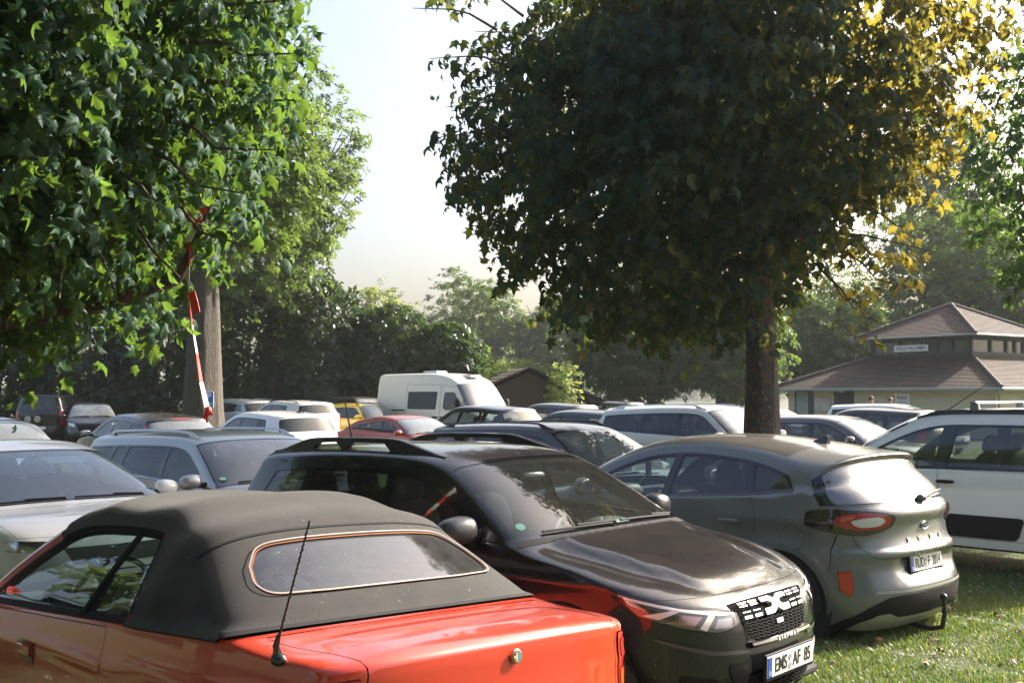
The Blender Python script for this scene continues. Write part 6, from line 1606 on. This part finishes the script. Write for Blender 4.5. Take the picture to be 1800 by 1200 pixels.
def build_building():
    root = empty('welcome_building', (21.2, 52.0, 0), radians(-55)); root.scale = (.9, .9, 1.0); tag(root, 'cream building with stepped tiled hip roof and a row of clerestory windows', 'building')
    wm, nt, out = new_mat('cream_brick')
    tc = nd(nt, 'ShaderNodeTexCoord'); sep = nd(nt, 'ShaderNodeSeparateXYZ'); lk(nt, tc.outputs['Object'], sep.inputs[0]); cmb = nd(nt, 'ShaderNodeCombineXYZ'); lk(nt, mth(nt, 'ADD', sep.outputs[0], sep.outputs[1]), cmb.inputs[0]); lk(nt, sep.outputs[2], cmb.inputs[1])
    b = nd(nt, 'ShaderNodeTexBrick'); lk(nt, cmb.outputs[0], b.inputs['Vector']); b.inputs['Scale'].default_value = 1; b.inputs['Brick Width'].default_value = .5; b.inputs['Row Height'].default_value = .125; b.inputs['Mortar Size'].default_value = .008
    b.inputs['Color1'].default_value = (.62, .56, .42, 1); b.inputs['Color2'].default_value = (.57, .52, .39, 1); b.inputs['Mortar'].default_value = (.46, .42, .32, 1)
    p = nd(nt, 'ShaderNodeBsdfPrincipled'); p.inputs['Roughness'].default_value = .85
    lk(nt, mixc(nt, ramp(nt, noise(nt, .8, 5, .7), [(.4, 0.), (.8, .25)]), b.outputs['Color'], (.40, .36, .27)), p.inputs['Base Color']); lk(nt, bump(nt, b.outputs['Fac'], -.3, .01), p.inputs['Normal']); lk(nt, p.outputs[0], out.inputs[0])
    tile = tile_mat(); wood = simple('dark_wood', (.028, .038, .036), .7); gut = simple('gutter_zinc', (.30, .33, .31), .5, metal=.3); gl = simple('window_glass', (.06, .09, .09), .06, spec=.9)
    dgreen = simple('dark_green_frame', (.03, .055, .05), .5)
    w = MB(); hw = 6.05
    w.box((0, -hw + .15, 1.05), (2 * hw, .3, 2.1)); w.box((0, hw - .15, 1.05), (2 * hw, .3, 2.1)); w.box((hw - .15, 0, 1.05), (.3, 2 * hw - .6, 2.1)); w.box((-hw + .15, 0, 1.05), (.3, 2 * hw - .6, 2.1))
    w.build('wall', wm, root)
    lo = hip_roof('roof', 6.75, 2.12, 2.95, 3.60, tile, root)
    MB().box((0, 0, 2.06), (13.3, 13.3, .05)).build('soffit', wood, root)
    g = MB()
    for k in range(4):
        R = Matrix.Rotation(k * pi / 2, 3, 'Z'); g.box(R @ Vector((0, -6.80, 2.06)), (13.72, .12, .13), R, .03)
    g.build('gutter', gut, root)
    MB().tube([(6.5, -6.72, 2.02), (6.45, -6.5, 1.85), (6.3, -6.2, 1.75), (6.22, -6.13, 1.5), (6.22, -6.13, .1)], .045, 10).build('downpipe', gut, root, True)
    # upper storey
    up = MB(); hu = 2.95
    up.box((0, 0, 3.62), (2 * hu + .1, 2 * hu + .1, .22)); up.box((0, 0, 4.42), (2 * hu, 2 * hu, .2))
    for k in range(4):
        R = Matrix.Rotation(k * pi / 2, 3, 'Z')
        for x in (-2.87, -1.2, .25, 1.05, 1.85, 2.87): up.box(R @ Vector((x, -hu + .08, 4.02)), (.18, .16, .62), R)
    up.build('clerestory', wood, root)
    for k in range(4):
        R = Matrix.Rotation(k * pi / 2, 3, 'Z')
        for a, b_ in ((-2.78, -1.29), (-1.11, .16), (.34, .96), (1.14, 1.76), (1.94, 2.78)):
            f = MB().box(R @ Vector(((a + b_) / 2, -hu + .06, 3.745)), (b_ - a, .10, .05), R); f.box(R @ Vector(((a + b_) / 2, -hu + .06, 4.305)), (b_ - a, .10, .03), R)
            o = f.build('window', dgreen, root); MB().box(R @ Vector(((a + b_) / 2, -hu + .09, 4.03)), (b_ - a, .02, .52), R).build('pane', gl, o)
    ur = hip_roof('roof', 3.62, 4.52, .02, 6.15, tile, root)
    MB().box((0, 0, 4.50), (7.1, 7.1, .04)).build('soffit', wood, root)
    g = MB()
    for k in range(4):
        R = Matrix.Rotation(k * pi / 2, 3, 'Z'); g.box(R @ Vector((0, -3.65, 4.49)), (7.38, .07, .09), R, .02)
    g.build('fascia', gut, root)
    # front openings (local -Y face)
    f = MB().box((-4.95, -hw - .01, 1.05), (1.25, .08, 2.0), bev=.01); o = f.build('window', dgreen, root)
    MB().box((-5.05, -hw - .06, 1.1), (.78, .03, 1.7)).build('pane', simple('bright_pane', (.30, .36, .36), .05, spec=.9), o)
    f = MB().box((-2.35, -hw - .01, 1.03), (1.25, .08, 2.04), bev=.01); o = f.build('door', dgreen, root); MB().box((-2.3, -hw - .06, 1.0), (.85, .03, 1.85)).build('door_leaf', simple('door_dark', (.012, .018, .018), .4), o)
    # signs hung on the building
    ink = simple('sign_ink_blue', (.03, .06, .16), .5); wht = simple('sign_white', (.76, .77, .78), .45)
    def on_face(x, z, off=.0): return root.matrix_basis @ Matrix.Translation((x, -hw - off, z)) @ Matrix.Rotation(pi / 2, 4, 'X')
    bpy.context.view_layer.update()
    def sign(name, label, cat, x, z, w_, h_, mat, yoff, border=None):
        o = empty(name, (0, 0, 0)); tag(o, label, cat); o.matrix_basis = root.matrix_basis @ Matrix.Translation((x, yoff, z)) @ Matrix.Rotation(pi / 2, 4, 'X')
        MB().box((0, 0, 0), (w_, h_, .03), bev=.006).build('panel', mat, o); return o
    s = sign('welcome_sign', 'white sign reading HERZLICH WILLKOMMEN under the upper eaves', 'sign', -.35, 3.99, 2.02, .30, wht, -hu - .20)
    text_obj('lettering', 'HERZLICH WILLKOMMEN', .235, ink, s, Matrix.Translation((0, -.005, .017)), .002, .66, 1.0, .002)
    bm_ = MB().tube([(-.8, .15, 0), (-.8, .36, 0)], .012, 6); bm_.tube([(.8, .15, 0), (.8, .36, 0)], .012, 6); bm_.tube([(0, .15, 0), (0, .36, 0)], .012, 6); bm_.build('hanger', gut, s)
    s = sign('notice_sign', 'white notice on the cream wall that begins with Keine', 'sign', 1.15, 1.60, .86, .56, wht, -hw - .03)
    text_obj('lettering', 'Keine', .25, simple('sign_ink', (.03, .03, .04), .5), s, Matrix.Translation((0, .10, .017)), .002, 1.0, 1.0, .003)
    ln = MB()
    for y, w_ in ((-.09, .50), (-.20, .56)):
        x = -w_ / 2
        while x < w_ / 2: ln.box((x + .02, y, .018), (.034, .035, .004)); x += .045
    ln.build('small_print', simple('sign_grey', (.25, .25, .27), .5), s)
    s = sign('notice_board', 'pale notice board between window and door of the cream building', 'notice board', -3.72, 1.35, 1.1, .72, simple('board_frame', (.40, .37, .33), .6), -hw - .04)
    MB().box((0, 0, .018), (1.0, .62, .006)).build('board_face', simple('board_face', (.55, .50, .46), .5, var=.25, vscale=7), s)
    s = sign('door_number_sign', 'small white sign above the dark door of the cream building', 'sign', -2.5, 1.98, .46, .10, wht, -hw - .07)
    MB().box((-.1, 0, .018), (.12, .04, .004)).box((.1, 0, .018), (.1, .04, .004)).build('small_print', simple('sign_grey', (.25, .25, .27), .5), s)

def build_hut():
    root = empty('hut', (.35, 46.5, 0), radians(8)); tag(root, 'low dark hut with shingled gable roof right of the camper van', 'hut')
    dk = simple('hut_boards', (.035, .027, .020), .85, bumpy=(25, .4, .02)); rf = simple('hut_shingles', (.055, .040, .030), .9, bumpy=(40, .6, .02), var=.3)
    MB().box((0, 0, .8), (5.2, 4.6, 1.6)).prism([(-2.6, 1.6), (2.6, 1.6), (0, 2.72)], 'Y', -2.28, 2.28).build('wall', dk, root)
    r = MB()
    for sg in (-1, 1):
        n = 9
        for k in range(n):
            a, b = k / n, (k + 1) / n; x0, x1 = 3.2 * (1 - a), 3.2 * (1 - b); z0, z1 = 1.55 + 1.37 * a, 1.55 + 1.37 * b
            r.prism([(sg * x0, z0 - .02), (sg * x1, z1 - .03), (sg * x1, z1 + .03), (sg * x0, z0 + .06)], 'Y', -2.7, 2.7)
    r.build('roof', rf, root)
    MB().prism([(-.09, 2.88), (.09, 2.88), (0, 2.97)], 'Y', -2.72, 2.72).build('ridge', rf, root)
    o = MB().tube([(3.15, 47, 0), (3.15, 47, 2.45)], .035, 8).build('lamp_post', simple('post_grey', (.22, .23, .23), .5), None, True); tag(o, 'thin grey post beside the little hut and sapling', 'post')

def build_small():
    # parking sign on the big trunk
    s = empty('parking_sign', (-9.06, 32.36, 1.69), radians(4)); tag(s, 'small blue parking sign with a white P fixed to the big grey trunk', 'sign')
    blue = simple('sign_blue', (.02, .15, .50), .4); wh = simple('sign_white', (.76, .77, .78), .45)
    R = Matrix.Rotation(pi / 2, 4, 'X')
    MB().box((0, 0, 0), (.29, .48, .02), bev=.012).xf(R).build('panel', wh, s)
    MB().box((0, .0, .012), (.265, .455, .006), bev=.008).xf(R).build('panel_field', blue, s)
    text_obj('lettering', 'P', .27, wh, s, R @ Matrix.Translation((0, .085, .017)), .002, 1.0, 1, .006)
    ln = MB()
    for y, w in ((-.09, .20), (-.135, .22), (-.18, .16)):
        x = -w / 2
        while x < w / 2: ln.box((x + .01, y, .017), (.016, .018, .003)); x += .023
    ln.xf(R).build('small_print', wh, s)
    # red and white barrier tape hanging out of the left maple
    red = simple('tape_red', (.62, .045, .02), .4); wht = simple('tape_white', (.74, .70, .66), .4)
    t = empty('barrier_tape', (-1.95, 6.55, 0)); tag(t, 'red and white barrier tape hanging from the maple branch in front of the big trunk', 'tape')
    def px(x, y, d): return Vector(((x - 900) / 1900 * d, d, 1.86 + (692 - y) / 1900 * d))
    path = [((356, 362), 6.62), ((338, 400), 6.6), ((328, 425), 6.58), ((328, 468), 6.56), ((330, 518), 6.55), ((337, 572), 6.55), ((346, 622), 6.55), ((354, 672), 6.55), ((366, 720), 6.55)]
    P = [px(*p, d) for p, d in path]; base = Vector((-1.95, 6.55, 0))
    def strip(name, pts, widths, tw0, tw1, mat, k=6):
        V = []; F = []; n = (len(pts) - 1) * k
        for i in range(n + 1):
            u = i / k; j = min(int(u), len(pts) - 2); f = u - j; p = pts[j].lerp(pts[j + 1], f); w = widths[j] * (1 - f) + widths[j + 1] * f; a = tw0 + (tw1 - tw0) * i / n
            d = (pts[j + 1] - pts[j]).normalized(); s1 = d.cross(Vector((0, 1, 0))).normalized(); s2 = d.cross(s1); e = (s1 * cos(a) + s2 * sin(a)) * w / 2; nn = (s2 * cos(a) - s1 * sin(a)) * .0012
            V += [tuple(p - e - base + nn), tuple(p + e - base + nn), tuple(p + e - base - nn), tuple(p - e - base - nn)]
        for i in range(n):
            for q in range(4): F.append((i * 4 + q, i * 4 + (q + 1) % 4, i * 4 + 4 + (q + 1) % 4, i * 4 + 4 + q))
        F += [(0, 1, 2, 3), (n * 4, n * 4 + 1, n * 4 + 2, n * 4 + 3)]
        m = MB(); m.add(V, F); m.build(name, mat, t)
    segs = [(P[0], P[1], red, .045, .042), (P[1], P[2], wht, .042, .042), (P[2], P[3], red, .042, .045), (P[3], P[4], wht, .048, .044), (P[4], P[5], red, .044, .036), (P[5], P[6], wht, .034, .024), (P[6], P[7], red, .024, .028), (P[7], P[8], wht, .030, .034)]
    for k, (a, b, m_, w0, w1) in enumerate(segs): strip('tape_length', [a, (a + b) / 2, b], [w0, (w0 + w1) / 2, w1], .3 * k, .3 * (k + 1), m_)
    strip('tape_end', [px(334, 512, 6.52), px(340, 530, 6.51), px(345, 550, 6.51)], [.05, .05, .05], .2, .5, red)
    kn = MB().ell(px(367, 722, 6.55) - base, (.022, .02, .03), 10, 8); kn.build('tape_knot', red, t, True)
    strip('tape_end', [px(367, 722, 6.55), px(362, 732, 6.55), px(366, 742, 6.55)], [.03, .035, .02], .0, .9, red)
    strip('tape_end', [px(367, 722, 6.55), px(374, 728, 6.55), px(372, 736, 6.55)], [.025, .03, .015], .5, 1.6, red)

def person(label, x, y, h, hair, shirt, trousers, rz):
    """standing figure: one continuous skinned body with its clothes and hair as children"""
    root = empty('person', (x, y, 0), rz); tag(root, label, 'person', None)
    s = h / 1.72
    J = [(0, 0, .93, .135), (0, 0, 1.10, .125), (0, 0, 1.30, .145), (0, 0, 1.42, .10), (0, .0, 1.49, .055), (0, -.01, 1.58, .085), (0, 0, 1.66, .08),
         (.17, 0, 1.39, .06), (.24, .02, 1.14, .048), (.25, -.06, .90, .036), (.25, -.09, .82, .04), (-.17, 0, 1.39, .06), (-.24, .02, 1.14, .048), (-.25, -.06, .90, .036), (-.25, -.09, .82, .04),
         (.09, 0, .86, .095), (.10, -.01, .48, .062), (.10, .02, .09, .042), (.11, -.13, .03, .035), (-.09, 0, .86, .095), (-.10, -.01, .48, .062), (-.10, .02, .09, .042), (-.11, -.13, .03, .035)]
    E = [(0, 1), (1, 2), (2, 3), (3, 4), (4, 5), (5, 6), (3, 7), (7, 8), (8, 9), (9, 10), (3, 11), (11, 12), (12, 13), (13, 14), (0, 15), (15, 16), (16, 17), (17, 18), (0, 19), (19, 20), (20, 21), (21, 22)]
    for side in (1, -1):
        for k in range(5):
            b = len(J); wx = side * .25
            J.append((wx + side * .0, -.10 - .012 + k * .014 - .02, .775 + (.02 if k == 0 else 0), .010)); J.append((wx - side * .01, -.12 + k * .016, .735 + (.03 if k == 0 else abs(k - 2) * .006), .008)); E += [(10 if side > 0 else 14, b), (b, b + 1)]
    me = bpy.data.meshes.new('body'); me.from_pydata([(a * s, b * s, c_ * s) for a, b, c_, r in J], E, [])
    o = bpy.data.objects.new('body_tmp', me); COL.objects.link(o)
    sk = o.modifiers.new('s', 'SKIN'); sv = me.skin_vertices[0].data
    for v, j in zip(sv, J): v.radius = (j[3] * s, j[3] * s)
    sv[0].use_root = True
    sub = o.modifiers.new('u', 'SUBSURF'); sub.levels = 2; sub.render_levels = 2
    dg = bpy.context.evaluated_depsgraph_get(); m2 = bpy.data.meshes.new_from_object(o.evaluated_get(dg)); m2.name = 'body'
    bpy.data.objects.remove(o)
    m2.materials.clear()
    for mm in (simple('skin', (.45, .28, .20), .5), shirt, trousers): m2.materials.append(mm)
    for p in m2.polygons:
        z = p.center.z / s; x_ = abs(p.center.x) / s
        p.material_index = 0 if z > 1.45 or (x_ > .2 and z < 1.12) else (1 if z > .92 else 2)
        p.use_smooth = True
    b = bpy.data.objects.new('body', m2); COL.objects.link(b); b.parent = root
    MB().ell((0, .018 * s, 1.655 * s), (.092 * s, .10 * s, .10 * s), 18, 12, 2.2).build('hair', hair, root, True)
    fc = MB(); fc.ell((0, -.098 * s, 1.60 * s), (.012, .02, .022), 8, 6)
    fc.build('nose', simple('skin', (.45, .28, .20), .5), root, True)
    ey = MB().ell((.032 * s, -.085 * s, 1.625 * s), (.012, .008, .007), 8, 6); ey.ell((-.032 * s, -.085 * s, 1.625 * s), (.012, .008, .007), 8, 6); ey.build('eyes', M_INK, root)
    return root

def build_people():
    br = simple('hair_brown', (.06, .03, .016), .6); bd = simple('hair_reddish', (.12, .05, .025), .6)
    person('person with dark brown hair behind the white people carrier, mostly hidden', 13.45, 40.5, 1.74, br, simple('shirt_navy', (.03, .05, .10), .8), simple('trousers_dark', (.02, .02, .025), .8), .2)
    person('person with reddish hair behind the white people carrier, mostly hidden', 14.05, 40.2, 1.70, bd, simple('shirt_grey', (.25, .25, .24), .8), simple('trousers_dark', (.02, .02, .025), .8), -.3)

def build_haze(density=.0022):
    m, nt, out = new_mat('haze_air')
    v = nd(nt, 'ShaderNodeVolumePrincipled'); v.inputs['Color'].default_value = (.92, .96, 1, 1); v.inputs['Density'].default_value = density; v.inputs['Anisotropy'].default_value = .25
    lk(nt, v.outputs[0], out.inputs['Volume'])
    b = MB().box((0, 700, 13), (2000, 1700, 32)); b.v = [(x, y, -2.5 if z < 0 else 29) for x, y, z in b.v]
    o = b.build('haze', m); tag(o, 'thin morning haze over car park and lake', 'haze', kind='stuff')
def setup_world(az=45, el=31, sky=.1, sun=3.5, expo=0.0):
    w = bpy.data.worlds.new('World'); scene.world = w; w.use_nodes = True
    nt = w.node_tree; bg = nt.nodes['Background']
    st = nt.nodes.new('ShaderNodeTexSky'); st.sky_type = 'NISHITA'; st.sun_disc = False
    st.sun_elevation = radians(el); st.sun_rotation = radians(az); st.air_density = 1.0; st.dust_density = 7.0; st.ozone_density = 1.0
    lk(nt, st.outputs[0], bg.inputs[0]); bg.inputs[1].default_value = sky
    L = bpy.data.lights.new('sun', 'SUN'); L.energy = sun; L.angle = radians(.5); L.color = (1, .93, .82)
    o = bpy.data.objects.new('sun', L); COL.objects.link(o)
    d = Vector((sin(radians(az)) * cos(radians(el)), cos(radians(az)) * cos(radians(el)), sin(radians(el))))
    o.rotation_euler = d.to_track_quat('Z', 'Y').to_euler(); o.location = d * 60
    scene.view_settings.view_transform = 'Standard'; scene.view_settings.look = 'None'; scene.view_settings.gamma = 1; scene.view_settings.exposure = expo

def setup_cam():
    cam = bpy.data.cameras.new('camera'); cam.sensor_width = 36; cam.lens = 38; cam.clip_end = 3000; cam.clip_start = .05
    o = bpy.data.objects.new('camera', cam); COL.objects.link(o)
    o.location = (0, 0, 1.86); o.rotation_euler = (radians(90) + math.atan(92 / 1900), 0, 0)
    scene.camera = o
setup_cam(); setup_world(az=58, el=32, sky=.11, sun=5.0, expo=1.60)
build_ground()
black_crossover(); grey_crossover(); red_convertible(); white_mpv()
build_far_cars(); camper_van()
build_building(); build_hut(); build_small(); build_people()
build_trees()
build_haze(.0003)
